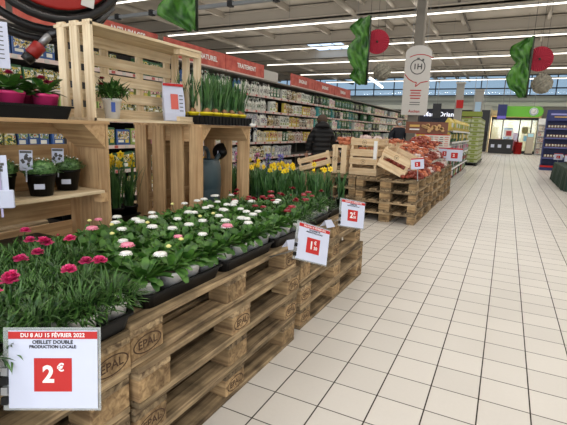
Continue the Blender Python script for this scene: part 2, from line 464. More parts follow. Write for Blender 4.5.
m.build('hanging_wire', t)

# ------------------------------------------------------------------ pallets
def pallet_proto():
    t = thing('pallet', 'x', 'pallet', (0, 0, 0))
    # origin: bottom centre; x = 0.8 wide, y = 1.2 long
    for x, wd in [(-.3275, .145), (-.165, .10), (0, .145), (.165, .10), (.3275, .145)]:
        MB().box((0, 0, 0), (wd, 1.2, .022), PAL['y'], bev=.003).build('top_board', t, (x, 0, .133))
    for y in (-.5275, 0, .5275):
        MB().box((0, 0, 0), (.8, .145, .022), PAL['x'], bev=.002).build('cross_board', t, (0, y, .111))
        for x, wd in [(-.35, .10), (0, .145), (.35, .10)]:
            MB().box((0, 0, 0), (wd, .145, .078), BLK, bev=.004).build('block', t, (x, y, .061))
    for x, wd in [(-.35, .10), (0, .145), (.35, .10)]:
        MB().box((0, 0, 0), (wd, 1.2, .022), PAL['y'], bev=.003).build('bottom_board', t, (x, 0, .011))
    return t
pp = pallet_proto()
stamp_me = text_mesh('EPAL', .038, BURN, 'CENTER', .015, .0002)
ov = MB(); vs = []; fs = []
for i in range(28):
    a = 2*math.pi*i/28
    for q in (0, 1): vs.append((( .062-q*.005)*math.cos(a), 0, (.031-q*.004)*math.sin(a)))
for i in range(28): j = (i+1) % 28; fs.append((2*i, 2*j, 2*j+1, 2*i+1))
ov.add(vs, fs, BURN); oval_me = ov.mesh('stamp_oval')
first = [True]
def place_pallet(x, y, lvl, rz, label, group, stamps=False):
    if first[0]:
        t = pp; first[0] = False; t['label'] = label; t['group'] = group; t.scale = (PS, PS, PS); t.location = (x, y, lvl*.1512); t.rotation_euler = (0, 0, rz)
    else: t = dup(pp, (x, y, lvl*.1512), rz, label, group)
    t.scale = (PS, PS, PS)
    if stamps:
        for c in [c for c in COL.objects if c.parent == t]:
            if c.name.startswith('block') and c.location.x > .3 and rnd.random() < .7:
                if abs(c.location.y) < .1 and lvl % 2: continue
                for nm, me in (('stamp_text', stamp_me), ('stamp_ring', oval_me)):
                    mobj(nm, me, c, (.0507, 0, 0), (0, 0, R(90)))
KIDS.clear()
_ = kids(pp)
for c in _: kids(c)
LV = ['bottom', 'second from bottom', 'third from bottom', 'top']
PS = 1.05
stacks = [(-1.41, .285, 'nearest flower stack, under the dark pink carnations', True, 4),
          (-1.415, 1.56, 'second flower stack, under the white daisies', True, 4),
          (-1.445, 2.94, 'third flower stack, under the daffodil trays', True, 4),
          (-2.28, .29, 'stack under the left wooden display crate', False, 4),
          (-2.28, 1.56, 'stack under the join of the two display crates', False, 4),
          (-2.31, 2.84, 'stack behind the crate with watering can', False, 4),
          (-1.42, 6.56, 'front right onion stack', False, 4),
          (-1.40, 7.84, 'middle right onion stack', False, 4),
          (-1.38, 9.12, 'rear right onion stack', False, 4),
          (-2.29, 6.64, 'front left onion stack', False, 4),
          (-2.29, 7.92, 'rear left onion stack', False, 4)]
for (x, y, lab, st, n) in stacks:
    for l in range(n):
        place_pallet(x+rnd.uniform(-.012, .012), y+rnd.uniform(-.008, .008), l, R(rnd.uniform(-.5, .5)),
                     'wooden pallet, %s of the %s' % (LV[l], lab), 'wooden pallets stacked in the aisle', st)
TOP = .605
CT = 1.244     # top of the display crates

# ------------------------------------------------------------------ display crates
def slats(name, parent, mat, n, span, size_along, thick, lo, hi, axis, plane, frac=.8):
    """n boards of one panel as one mesh. axis 'z': vertical boards spread over span; 'h': horizontal boards"""
    m = MB(); a0, a1 = span; pitch = (a1-a0)/n; bw = pitch*frac if size_along is None else size_along
    for k in range(n):
        c = a0 + pitch*(k+.5)
        if size_along is not None: c = a0+bw/2+(a1-a0-bw)*k/max(1, n-1)
        if plane[0] == 'x':      # panel perpendicular to X at x=plane[1]
            if axis == 'z': m.box((plane[1], c, (lo+hi)/2), (thick, bw, hi-lo), mat)
            else: m.box((plane[1], (lo+hi)/2, c), (thick, hi-lo, bw), mat)
        else:                    # perpendicular to Y
            if axis == 'z': m.box((c, plane[1], (lo+hi)/2), (bw, thick, hi-lo), mat)
            else: m.box(((lo+hi)/2, plane[1], c), (hi-lo, thick, bw), mat)
    return m.build(name, parent)
def brace(parent, x, y, z, W, s, ywid=.03):
    # triangular corner brace in the YZ plane at the front
    m = MB(); vs = [(x, y, z), (x, y+s, z), (x, y, z-W), (x-ywid, y, z), (x-ywid, y+s, z), (x-ywid, y, z-W)]
    m.add(vs, [(0, 2, 1), (3, 4, 5), (0, 1, 4, 3), (1, 2, 5, 4), (2, 0, 3, 5)], W and parent and parent_mat[0]); return m.build('corner_brace', parent)
parent_mat = [TAN['y']]
# left crate with middle shelf, X -1.72 .. -2.17, Y .70 .. 1.51
t = thing('wooden_crate', 'open-fronted tan wooden crate at far left with a middle shelf of black pots', 'crate', (-1.72, .68, TOP))
L_, D_, H_ = .83, .26, CT-TOP
MB().box((-D_/2, L_/2, H_-.008), (D_+.01, L_+.01, .016), TAN['y']).build('top_panel', t)
MB().box((-D_/2, L_/2, .008), (D_, L_, .016), TAN['y']).build('bottom_panel', t)
m = MB()
for a, b in ((.02, .13), (.16, .27), (.31, .42), (.435, .52), (.57, .62)): m.box((-D_+.008, L_/2, (a+b)/2), (.014, L_, b-a), TAN['y'])
m.build('back_panel', t)
for y in (.008, L_-.008): slats('end_panel', t, TAN['z'], 4, (-D_, 0), None, .014, .016, H_-.016, 'z', ('y', y), .96)
for y in (.03, L_-.03):
    MB().box((-D_+.03, y, H_/2), (.03, .03, H_-.04), TAN['z']).build('corner_post', t)
MB().box((-D_/2, L_/2-.01, .300), (D_-.01, L_-.04, .016), PALE['y'], bev=.002).build('shelf', t)
MB().box((-.03, L_-.035, .272), (.05, .04, .045), TAN['x']).build('shelf_support', t)
MB().box((-.03, .035, .272), (.05, .04, .045), TAN['x']).build('shelf_support', t)
m = MB(); m.add([(0, L_-.02, H_-.016), (0, L_-.14, H_-.016), (0, L_-.02, H_-.13), (-D_+.03, L_-.02, H_-.016), (-D_+.03, L_-.14, H_-.016), (-D_+.03, L_-.02, H_-.13)],
      [(0, 1, 2), (3, 5, 4), (1, 4, 5, 2), (0, 3, 4, 1), (0, 2, 5, 3)], TAN['x']); m.build('corner_brace', t)
# second crate, upright, with vertical boards
t = thing('wooden_crate', 'tan wooden crate with vertical slats holding the dark watering can', 'crate', (-1.72, 2.235, TOP))
L_, D_, H_ = .585, .57, CT-TOP
MB().box((-D_/2, L_/2, H_-.008), (D_+.01, L_+.01, .016), TAN['y']).build('top_panel', t)
MB().box((-D_/2, L_/2, .008), (D_, L_, .016), TAN['y']).build('bottom_panel', t)
slats('end_panel', t, TAN['z'], 4, (-D_, 0), .10, .016, .016, H_-.016, 'z', ('y', .008))
slats('end_panel', t, TAN['z'], 4, (-D_, 0), .10, .016, .016, H_-.016, 'z', ('y', L_-.008))
slats('back_panel', t, TAN['z'], 5, (.02, L_-.02), .092, .014, .016, H_-.016, 'z', ('x', -D_+.03))
MB().box((-D_+.045, L_/2, H_*.72), (.014, L_-.04, .07), TAN['y']).box((-D_+.045, L_/2, .12), (.014, L_-.04, .07), TAN['y']).build('back_rail', t)
for s, y in ((1, .02), (-1, L_-.02)):
    m = MB(); m.add([(-.005, y, H_-.016), (-.005, y+s*.09, H_-.016), (-.005, y, H_-.11), (-D_+.03, y, H_-.016), (-D_+.03, y+s*.09, H_-.016), (-D_+.03, y, H_-.11)],
          [(0, 1, 2), (3, 5, 4), (1, 4, 5, 2), (0, 3, 4, 1), (0, 2, 5, 3)], TAN['x'])
    m.build('corner_brace', t)
# pale crate bridging them on top
t = thing('wooden_crate', 'pale new wooden crate on its side bridging the two tan crates', 'crate', (-1.80, 1.50, CT))
L_, D_, H_ = .82, .235, .455
MB().box((-D_/2, L_/2, H_-.007), (D_+.02, L_+.02, .014), PALE['y']).build('top_panel', t)
MB().box((-D_/2, L_/2, .007), (D_+.02, L_+.02, .014), PALE['y']).build('bottom_panel', t)
slats('end_panel', t, PALE['z'], 3, (-D_+.01, .01), .052, .014, 0, H_+.01, 'z', ('y', -.002))
slats('end_panel', t, PALE['z'], 3, (-D_+.01, .01), .052, .014, .012, H_-.012, 'z', ('y', L_-.002))
slats('back_panel', t, PALE['y'], 5, (.012, H_-.012), .058, .012, .02, L_-.02, 'h', ('x', -D_+.01))
m = MB()
for y in (.03, .28, .54, L_-.04): m.box((-D_-.003, y, H_/2), (.014, .05, H_-.03), PALE['z'])
m.build('back_batten', t)
MB().box((-.02, L_-.1, H_-.03), (.05, .18, .03), PALE['y']).box((-.01, L_-.1, .03), (.02, .2, .03), PALE['y']).build('front_cleat', t)
# leaning paper seed bag in the pale crate
t = thing('paper_bag', 'white paper bag with red emblem leaning in the pale crate', 'bag', (-1.88, 2.17, CT+.016), (R(-8), 0, R(60)))
m = MB(); m.loft([[(-.085*s_, -.02*d_, z), (.085*s_, -.02*d_, z), (.085*s_, .02*d_, z), (-.085*s_, .02*d_, z)] for z, s_, d_ in ((0, .95, 1), (.06, 1, 1.3), (.2, 1, 1), (.27, .98, .2), (.30, .98, .15))], PAPER, smooth=False)
m.build('bag', t); t.scale = (.78, .78, .78)
MB().box((0, -.0275, .15), (.06, .002, .12), plain('faded_red', (206, 96, 86), .6), Matrix.Rotation(R(0), 4, 'Y'), bev=0).build('emblem', t)
MB().box((0, -.014, .285), (.165, .004, .02), RED).build('top_band', t)
for k in range(5): MB().box((.055, -.0275, .2-k*.03), (.03, .002, .006), INK).build('print_line', t)

# ------------------------------------------------------------------ price signs
def price_sign(label, loc, rot, l1, l2, l3, euro, cents, stem=.12, big=False):
    t = thing('price_sign', label, 'sign', loc, tuple(R(a) for a in rot), 'price cards clipped to the flower trays' if big is not None else None)
    W, H = .2, .175
    MB().box((0, 0, 0), (W, .0016, H), PAPER).build('card', t)
    MB().box((-.004, .003, 0), (W+.02, .0015, H+.012), CLEAR).build('plastic_sleeve', t)
    MB().box((0, -.001, H/2-.0105), (W, .0012, .0165), RED).build('red_band', t)
    MB().box((.0, -.001, -.012), (.085, .0012, .075), RED).build('red_square', t)
    y = -.002
    text(l1, .0125, WHITE, t, (0, y, H/2-.0105), .02)
    text(l2, .0115, INK, t, (0, y, H/2-.026), .02)
    text(l3, .0098, INK, t, (0, y, H/2-.0365), .02)
    text(euro, .052, WHITE, t, (-.010 if not cents else -.012, y, -.012), .035, 'price_digit')
    text('€', .024, WHITE, t, (.018 if not cents else .012, y, .004), .03, 'euro_symbol')
    if cents: text(cents, .022, WHITE, t, (.016, y, -.022), .03, 'price_cents')
    m = MB()
    for k in range(4): m.box((-W/2-.008, -.002, -.07+k*.022), (.014, .008, .017), STEEL if k % 2 else BLACKP)
    m.build('clip', t)
    if stem: MB().tube([(-W/2-.008, .004, -.05), (-W/2-.008, .05, -.06), (-W/2-.008, stem, -.085)], .003, 6, STEEL).build('arm', t)
    return t
price_sign('large white 2 euro price card for double carnations at lower left', (-.847, .562, .69), (-10.4, -2.1, 26.6), 'DU 8 AU 15 FÉVRIER 2022', 'OEILLET DOUBLE', 'PRODUCTION LOCALE', '2', '', .14)
price_sign('white 1 euro price card hanging between second and third pallet stacks', (-.786, 1.899, .688), (-17, 19, 60), 'DU 8 AU 15 FÉVRIER 2022', 'PAQUERETTE', 'PRODUCTION LOCALE', '1', '50', .24)
price_sign('white 2 euro price card at far end of the flower pallets', (-.86, 2.741, .693), (-13.1, 11.6, 56), 'DU 8 AU 15 FÉVRIER 2022', 'PRIMEVERE', 'PRODUCTION LOCALE', '2', '50', .16)
def folded_card(label, loc, rz):
    t = tag(MB().add([(-.04, -.03, 0), (.04, -.03, 0), (.032, 0, .045), (-.032, 0, .045), (.05, .03, .004), (-.04, .035, 0)],
        [(0, 1, 2, 3), (3, 2, 4, 5)], PAPER).build('folded_card', None, loc, (0, 0, rz)), label, 'card')
    md = t.modifiers.new('thick', 'SOLIDIFY'); md.thickness = .0015
    return t
folded_card('crumpled white folded card below the second price card', (-.94, 1.98, TOP+.02), R(60))
folded_card('crumpled white folded card beside the far price card', (-.98, 2.60, TOP+.012), R(70))

# ------------------------------------------------------------------ plants
G1 = leafmat('carnation_leaf', (24, 62, 24), (84, 126, 56), 40)
G2 = leafmat('daisy_leaf', (30, 74, 22), (82, 126, 48), 30)
G3 = leafmat('daffodil_leaf', (36, 74, 34), (78, 118, 60), 12)
G4 = leafmat('thyme_leaf', (52, 92, 46), (110, 146, 88), 60)
PINKF = leafmat('carnation_petal', (190, 26, 92), (236, 84, 150), 160)
PALEP = leafmat('pale_pink_petal', (226, 120, 150), (240, 160, 180), 90)
WHF = leafmat('white_petal', (222, 222, 216), (250, 250, 246), 120, rand=.04)
YELF = leafmat('yellow_petal', (228, 186, 20), (252, 222, 50), 60)
BUDY = plain('cream_button', (226, 220, 140), .6)
DRED = leafmat('dark_red_petal', (110, 14, 30), (170, 30, 50), 120)
def pot_mesh(mat, r=.052, h=.09, n=16, tag_=False):
    m = MB(); m.lathe([(r*.72, 0), (r*.95, h-.012), (r, h-.012), (r, h), (r*.93, h), (r*.90, h-.012), (.002, h-.013)], n, mat)
    m.lathe([(r*.91, h-.0125), (.001, h-.008)], n, SOIL, cap=False)
    return m
def carnation_flower(m, c, r, mat, rg, squash=.55):
    x, y, z = c
    for ring, (rr, pit, nn) in enumerate(((1, .15, 11), (.8, .6, 9), (.5, 1.05, 7), (.25, 1.35, 4))):
        for k in range(nn):
            a = 2*math.pi*(k+rg.random()*.6)/nn
            m.leaf((x, y, z), a, r*(.55+.45*rr)*rg.uniform(.85, 1.1), r*.62, pit+rg.uniform(-.15, .15), rg.uniform(-.2, .5), mat, (.8, 1.2, .8))
def daisy_flower(m, c, r, mat, rg, tilt=None):
    x, y, z = c; r *= 1.2
    m.lathe([(r*.3, -.004), (r*.86, 0), (r*.8, r*.18), (r*.45, r*.28), (.001, r*.30)], 12, mat, Matrix.Translation(c), cap=False)
    for rr, pit, nn in ((1, -.05, 15), (.85, .2, 13), (.62, .4, 10), (.35, .8, 6)):
        for k in range(nn):
            a = 2*math.pi*(k+rg.random()*.4)/nn
            m.leaf((x, y, z), a, r*rr*rg.uniform(.9, 1.08), r*.32, pit, .3, mat, (.9, 1, .5))
def stem(m, a, b, r, mat):
    m.tube([a, ((a[0]+b[0])/2*1.0, (a[1]+b[1])/2, (a[2]+b[2])/2+.004), b], r, 4, mat)
def carnation(seed, nfl, buds=2, fmat=None):
    rg = random.Random(seed); t = thing('potted_carnation', 'x', 'plant')
    pot_mesh(WHITE).build('pot', t)
    m = MB()
    for k in range(320):
        rr = .082*math.sqrt(rg.random()); a = rg.random()*6.283; zz = .088+rg.random()*.065*(1-rr/.1)
        m.leaf((rr*math.cos(a), rr*math.sin(a), zz), a+rg.uniform(-1, 1), rg.uniform(.04, .072), rg.uniform(.005, .0075), rg.uniform(-.1, 1.45), rg.uniform(.3, 1.5), G1, (.9, 1, .7, 0))
    for k in range(14):
        a = rg.random()*6.283; rr = rg.random()*.05
        m.tube([(rr*.4*math.cos(a), rr*.4*math.sin(a), .08), (rr*math.cos(a), rr*math.sin(a), .155)], .0015, 4, G1)
    m.build('foliage', t)
    for k in range(nfl):
        a = rg.random()*6.283; rr = rg.uniform(.01, .065); zz = rg.uniform(.185, .215)
        f = MB(); stem(f, (rr*.5*math.cos(a), rr*.5*math.sin(a), .1), (rr*math.cos(a), rr*math.sin(a), zz), .0016, G1)
        carnation_flower(f, (rr*math.cos(a), rr*math.sin(a), zz), rg.uniform(.019, .025), fmat or PINKF, rg); f.build('flower', t)
    for k in range(buds):
        a = rg.random()*6.283; rr = rg.uniform(.01, .06); zz = rg.uniform(.16, .19)
        f = MB(); stem(f, (rr*.5*math.cos(a), rr*.5*math.sin(a), .1), (rr*math.cos(a), rr*math.sin(a), zz), .0014, G1)
        f.lathe([(.002, 0), (.005, .004), (.005, .012), (.0015, .018)], 6, G1, Matrix.Translation((rr*math.cos(a), rr*math.sin(a), zz)))
        f.lathe([(.004, .014), (.006, .02), (.001, .024)], 6, fmat or PINKF, Matrix.Translation((rr*math.cos(a), rr*math.sin(a), zz)))
        f.build('bud', t)
    return t
def daisy(seed, nfl, fmat=None, nleaf=44, btn=1):
    rg = random.Random(seed); t = thing('potted_daisy', 'x', 'plant')
    pot_mesh(WHITE).build('pot', t)
    m = MB()
    for k in range(nleaf):
        a = 2.4*k+rg.uniform(-.3, .3); q = k/nleaf
        m.leaf((.022*math.cos(a), .022*math.sin(a), .09), a, rg.uniform(.072, .10)*(1-.2*q), rg.uniform(.026, .036), .25+1.1*q+rg.uniform(-.1, .15), rg.uniform(.7, 1.9)-.5*q, G2, (.30, .55, 1.0, .95, .45))
    m.build('foliage', t)
    for k in range(nfl):
        a = rg.random()*6.283; rr = rg.uniform(.0, .06); zz = rg.uniform(.165, .205); c = (rr*math.cos(a), rr*math.sin(a), zz)
        f = MB(); stem(f, (rr*.2*math.cos(a), rr*.2*math.sin(a), .09), c, .0018, G2)
        daisy_flower(f, c, rg.uniform(.017, .023), fmat or WHF, rg); f.build('flower', t)
    for k in range(btn):
        a = rg.random()*6.283; rr = rg.uniform(.01, .06); zz = rg.uniform(.15, .19); c = (rr*math.cos(a), rr*math.sin(a), zz)
        f = MB(); stem(f, (rr*.2*math.cos(a), rr*.2*math.sin(a), .09), c, .0016, G2)
        f.lathe([(.004, -.004), (.010, 0), (.010, .004), (.004, .008), (.001, .009)], 8, BUDY, Matrix.Translation(c)); f.build('flower_bud', t)
    return t
def daffodil(seed, nfl, potmat=BLACKP, hgt=.26, nleaf=30, r=.05):
    rg = random.Random(seed); t = thing('potted_daffodil', 'x', 'plant')
    pot_mesh(potmat, r, .085).build('pot', t)
    m = MB()
    for k in range(nleaf):
        a = rg.random()*6.283; rr = rg.random()*.035
        m.leaf((rr*math.cos(a), rr*math.sin(a), .07), rg.random()*6.283, hgt*rg.uniform(.6, 1), rg.uniform(.009, .013), rg.uniform(1.25, 1.57), rg.uniform(0, .45), G3, (1, 1, .9, .7, 0))
    m.build('foliage', t)
    for k in range(nfl):
        a = rg.random()*6.283; rr = rg.uniform(.01, .05); zz = .075+hgt*rg.uniform(.82, 1.05); c = Vector((rr*math.cos(a), rr*math.sin(a), zz))
        f = MB(); f.tube([(rr*.5*math.cos(a), rr*.5*math.sin(a), .07), tuple(c)], .0025, 4, G3)
        az = rg.random()*6.283; d = Matrix.Translation(c) @ Matrix.Rotation(az, 4, 'Z') @ Matrix.Rotation(R(80), 4, 'Y')
        g = MB()
        for q in range(6): g.leaf((0, 0, 0), q*1.047, .025, .018, .15, .2, YELF, (.9, 1, .6, 0))
        g.lathe([(.005, 0), (.007, .010), (.010, .016)], 8, YELF, cap=False)
        f.add(g.v, g.f, YELF, True, d); f.build('flower', t)
    return t
def tray(parentless_label, x, y, z, w=.36, l=.46, rz=0, h=.056):
    t = thing('plant_tray', parentless_label, 'tray', (x, y, z), rz, 'black plastic carrying trays on the pallets')
    m = MB(); th = .004
    def rr(inset, zz, rad=.03):
        out = []; a_, b_ = w/2-inset, l/2-inset
        for cx, cy, a0 in ((a_-rad, b_-rad, 0), (-a_+rad, b_-rad, 90), (-a_+rad, -b_+rad, 180), (a_-rad, -b_+rad, 270)):
            for k in range(4): an = R(a0+30*k); out.append((cx+rad*math.cos(an), cy+rad*math.sin(an), zz))
        return out
    rings = [rr(.02, 0), rr(.008, h-.008), rr(0, h-.008), rr(0, h), rr(.012, h), rr(.026, .006)]
    n = 16; vs = [p for r_ in rings for p in r_]; fs = []
    for k in range(5):
        for i in range(n): j = (i+1) % n; fs.append((k*n+i, k*n+j, (k+1)*n+j, (k+1)*n+i))
    fs.append(tuple(range(n-1, -1, -1))); fs.append(tuple(5*n+i for i in range(n)))
    m.add(vs, fs, BLACKP); m.build('tray_shell', t); return t
tray0 = None
def put_tray(label, x, y, z=TOP, rz=0):
    global tray0
    if tray0 is None: tray0 = tray(label, x, y, z); return tray0
    return dup(tray0, (x, y, z), rz, label)
carn = [carnation(1, 0, 0), carnation(2, 1, 0), carnation(3, 0, 0), carnation(4, 1, 0), carnation(5, 0, 1, DRED), carnation(6, 2, 0)]
dais = [daisy(11, 1, btn=0), daisy(12, 0, btn=0), daisy(13, 2, btn=0), daisy(14, 0, btn=1), daisy(15, 1, btn=0), daisy(16, 1, btn=0)]
dpnk = [daisy(21, 1, PALEP, btn=0), daisy(22, 1, PALEP, btn=0)]
dred = [daisy(31, 2, DRED, 30, 0), daisy(32, 1, DRED, 30, 0), carnation(33, 1, 1, DRED), carnation(34, 0, 0)]
daff = [daffodil(41, 1), daffodil(42, 2), daffodil(43, 2), daffodil(44, 0), daffodil(45, 5), daffodil(46, 4)]
protos = carn+dais+dpnk+dred+daff; used = set()
ALLP = list(COL.objects)
for p in protos:
    kids(p)
    for c in kids(p): kids(c)
def put(p, loc, rot, label, group, cat='plant'):
    if p.name not in used:
        used.add(p.name); p.location = loc; p.rotation_euler = (0, 0, rot) if not isinstance(rot, tuple) else rot
        p['label'] = label; p['group'] = group; p['category'] = cat; return p
    r = dup(p, loc, rot, label, group); r['category'] = cat; return r
PZ = TOP+.008
XS = [-1.035-.118*i for i in range(6)]
XC = (-1.153, -1.507)
DX = -.045   # the daisy trays sit a little further in
def rowname(j): return nth(j+1)
def colname(i): return ['at the aisle edge', 'second in from the aisle', 'third in from the aisle', 'fourth in from the aisle', 'fifth in from the aisle', 'sixth in from the aisle'][i]
# carnations: trays centred y=.83,.36
row = 0
for ty in (.71, .245):
    for ci, tx in enumerate(XC):
        ty_ = ty+.17*ci
        put_tray('black plastic tray of carnations on the %s pallet area, %s' % ('nearest' if ty < .5 else 'next to daisies', ('aisle side', 'crate side')[ci]), tx, ty_)
for j in range(8):
    y = .71+.1725-.115*j - (.005 if j > 3 else 0)
    for i, x in enumerate(XS):
        p = carn[(1 if (i, j) in ((0, 1), (2, 3)) else 3 if (i, j) in ((1, 0), (0, 3), (1, 4)) else 5 if (i, j) in ((1, 2), (0, 5)) else (1, 0, 3, 2, 4, 5, 0, 4, 2, 4, 3, 0, 2)[(i*5+j*3) % 13])]
        put(p, (x+rnd.uniform(-.006, .006), y+rnd.uniform(-.006, .006)+.17*(i > 2), PZ), rnd.random()*6.28,
            'green carnation plant in white pot, %s, %s row from the daisies' % (colname(i), nth(j+1)), 'dark pink carnations in white pots')
# daisies
for k, ty in enumerate((1.255, 1.722, 2.189)):
    for ci, tx in enumerate(XC):
        tx += DX*(1-ci)
        put_tray('black plastic tray of daisies, %s from the carnations, %s' % (nth(k+1), ('aisle side', 'crate side')[ci]), tx, ty+.10*ci)
for j in range(12):
    y = 1.255-.1725+.115*j+(j//4)*.007
    for i, x in enumerate(XS):
        x += DX*(i < 3)
        rv = rnd.random()
        if j > 8: p = rnd.choice(dred[:2]+dais[:3]+[dred[2]])
        elif j > 7: p = rnd.choice(dais)
        else: p = rnd.choice(dais) if rv > .12 else rnd.choice(dpnk)
        lab = 'leafy daisy plant in white pot, %s, %s row past the carnations' % (colname(i), nth(j+1))
        put(p, (x+rnd.uniform(-.006, .006), y+rnd.uniform(-.006, .006)+.10*(i > 2), PZ), rnd.random()*6.28, lab, 'daisies in white pots')
# third pallet stack
for k, (tx, ty) in enumerate([(-1.24, 2.665), (-1.26, 3.14), (-1.63, 3.14), (-2.0, 3.14), (-2.37, 3.14)]):
    put_tray('black plastic tray on the third stack, %s' % ['just past the daisies', 'nearest the far price card', 'second from the aisle under daffodils', 'third from the aisle under daffodils', 'furthest from the aisle under daffodils'][k], tx, ty)
for j in range(4):
    for i in range(3):
        put(rnd.choice(dred), (-1.122-.118*i, 2.665-.1725+.115*j, PZ), rnd.random()*6.28,
            'small red-flowered plant in white pot, %s from aisle, %s row before the daffodils' % (nth(i+1), nth(4-j)), 'red daisies and pinks before the daffodils')
for j in range(4):
    for i in range(12):
        x = -1.142-.118*i-(i//3)*.016
        if i == 0 and j < 3: continue
        if i < 2 and j < 1: p = dred[3]; lab = 'green leafy plant without flowers at the front of the daffodils, %s from aisle' % nth(i+1)
        else: p = rnd.choice(daff[:4]); lab = 'yellow daffodil plant in black pot, %s from the aisle, %s row' % (nth(i+1), nth(j+1))
        put(p, (x, 3.14-.1725+.115*j, PZ), rnd.random()*6.28, lab, 'potted daffodils on the third stack')
# daffodils behind the crates
put_tray('black plastic tray of daffodils seen between the two tan crates', -2.27, 1.86)
for j in range(4):
    for i in range(3):
        put(daff[rnd.choice((4, 5, 2, 4))], (-2.15-.118*i, 1.86-.1725+.115*j, PZ), rnd.random()*6.28,
            'potted daffodil between the tan crates, %s column, %s row' % (nth(i+1), nth(j+1)), 'daffodils behind the crates').scale = (1.1, 1.1, 1.22)
# hyacinths: pink, at the left of the daffodils
def hyacinth(seed, mat):
    rg = random.Random(seed); t = thing('potted_hyacinth', 'x', 'plant'); pot_mesh(BLACKP).build('pot', t)
    m = MB()
    for k in range(12): m.leaf((0, 0, .075), rg.random()*6.28, rg.uniform(.12, .18), .02, rg.uniform(.9, 1.4), .5, G3, (1, 1, .8, 0))
    m.build('foliage', t); f = MB(); f.tube([(0, 0, .07), (0, 0, .3)], .006, 6, G3)
    for k in range(70):
        z = .17+.14*rg.random(); a = rg.random()*6.28
        for q in range(3): f.leaf((.012*math.cos(a), .012*math.sin(a), z), a+q-1, .022, .012, rg.uniform(-.2, .8), .3, mat, (1, .8, 0))
    f.build('flower_spike', t); return t
HY = leafmat('hyacinth_petal', (196, 110, 160), (226, 160, 196), 40); HY2 = leafmat('violet_petal', (120, 110, 190), (160, 150, 220), 40)
hy = [hyacinth(1, HY), hyacinth(2, HY2)]
for k, (x, y, q) in enumerate([(-2.02, 3.60, 0), (-2.13, 3.60, 0), (-2.24, 3.61, 0), (-1.90, 3.60, 1), (-1.78, 3.61, 1)]):
    t = hy[q] if k in (0, 3) else dup(hy[q], (0, 0, 0), 0)
    t.location = (x, y-.16, TOP); t.scale = (1.1, 1.1, 1.3)
    tag(t, '%s hyacinth behind the daffodils, %s from the aisle' % (('pink', 'violet')[q], nth((3, 4, 5, 2, 1)[k])), 'plant', 'hyacinths behind the daffodils')

# plants in the crates -------------------------------------------------
def thyme(seed):
    rg = random.Random(seed); t = thing('potted_herb', 'x', 'plant')
    pot_mesh(BLACKP, .062, .098, 24).build('pot', t); m = MB()
    for k in range(420):
        u_ = rg.random(); a = rg.random()*6.283; ph = math.acos(1-u_*.95); rad = .078*rg.uniform(.75, 1.05)
        p = (rad*math.sin(ph)*math.cos(a), rad*math.sin(ph)*math.sin(a), .095+rad*.75*math.cos(ph))
        m.leaf(p, a+rg.uniform(-1, 1), rg.uniform(.010, .018), .008, rg.uniform(-.2, 1.2), .4, G4, (1, .8, 0))
    m.lathe([(.05, .09), (.068, .105), (.055, .14), (.002, .155)], 10, G4)
    m.build('foliage', t); f = MB()
    for k in range(14):
        a = rg.random()*6.283; q = rg.random()*.07; f.ball((q*math.cos(a), q*math.sin(a), .098+math.sqrt(max(0, .0064-q*q))*.8), .003, WHF, 5, 3)
    f.build('tiny_flowers', t)
    t2 = MB(); t2.box((.064, 0, .045), (.002, .04, .022), PAPER); t2.build('pot_sticker', t); return t
def plant_label(t, dx, dy, rz, z=.15):
    m = MB(); m.box((0, 0, 0), (.052, .0012, .085), PAPER); o = m.build('plant_label', t, (dx, dy, z), (R(-6), 0, rz))
    for k in range(9): MB().box((rnd.uniform(-.017, .017), -.0015, rnd.uniform(-.034, .02)), (.011, .001, .012), GR, Matrix.Rotation(rnd.random(), 4, 'Y')).build('label_picture', o)
    MB().box((0, -.0015, .035), (.046, .001, .01), GR).build('label_title', o)
    MB().box((0, 0, -.06), (.006, .001, .06), PAPER).build('label_spike', o)
sz = TOP+.310
herbs = [thyme(1), thyme(2)]
hp = [(-1.795, 1.20, 0, 'black-potted herb at the middle of the crate shelf'), (-1.86, 1.375, 1, 'black-potted herb at the right end of the crate shelf'),
      (-1.79, .97, 0, 'black-potted herb at the left of the crate shelf'), (-1.885, 1.08, 1, 'black-potted herb at the back left of the crate shelf')]
for k, (x, y, q, lab) in enumerate(hp):
    t = herbs[q] if k < 2 else dup(herbs[q], (0, 0, 0))
    t.location = (x, y, sz); t.rotation_euler = (0, 0, R(-40)); tag(t, lab, 'plant', 'herbs on the crate shelf')
    if k < 2:
        plant_label(t, .045, -.045 if k == 0 else -.03, R(75), .155)
# tall black tray of pots inside the lower part of the left crate
tag(MB().box((-1.86, 1.0, TOP+.09), (.20, .55, .03), BLACKP, bev=.008).box((-1.86, 1.0, TOP+.045), (.18, .45, .055), BLACKP).build('stacked_trays'), 'black plastic trays stored in the bottom of the left crate', 'tray')
# white price card with ribbon on the shelf edge
t = thing('shelf_price_card', 'white printed card with lilac ribbon at left edge of crate shelf', 'sign', (-1.69, .95, sz+.01), (0, 0, R(45)))
MB().box((0, 0, .10), (.085, .002, .16), PAPER).build('card', t)
MB().box((0, -.002, .035), (.08, .001, .012), plain('lime_band', (150, 200, 60), .5)).build('green_band', t)
for k in range(14): MB().box((rnd.uniform(-.03, .03), -.002, rnd.uniform(.06, .15)), (.012, .001, .01), GR).build('print_mark', t)
MB().box((.015, -.005, .07), (.008, .002, .25), plain('lilac_ribbon', (176, 168, 200), .5)).build('ribbon', t)
t2 = thing('folded_leaflet', 'white folded leaflet below the card on the crate shelf', 'leaflet', (-1.675, .955, sz-.005), (0, 0, R(50)))
MB().box((0, 0, .03), (.09, .012, .07), PAPER, bev=.003).build('sheet', t2); MB().box((-.03, -.004, .035), (.04, .012, .075), WHITE).build('flap', t2)
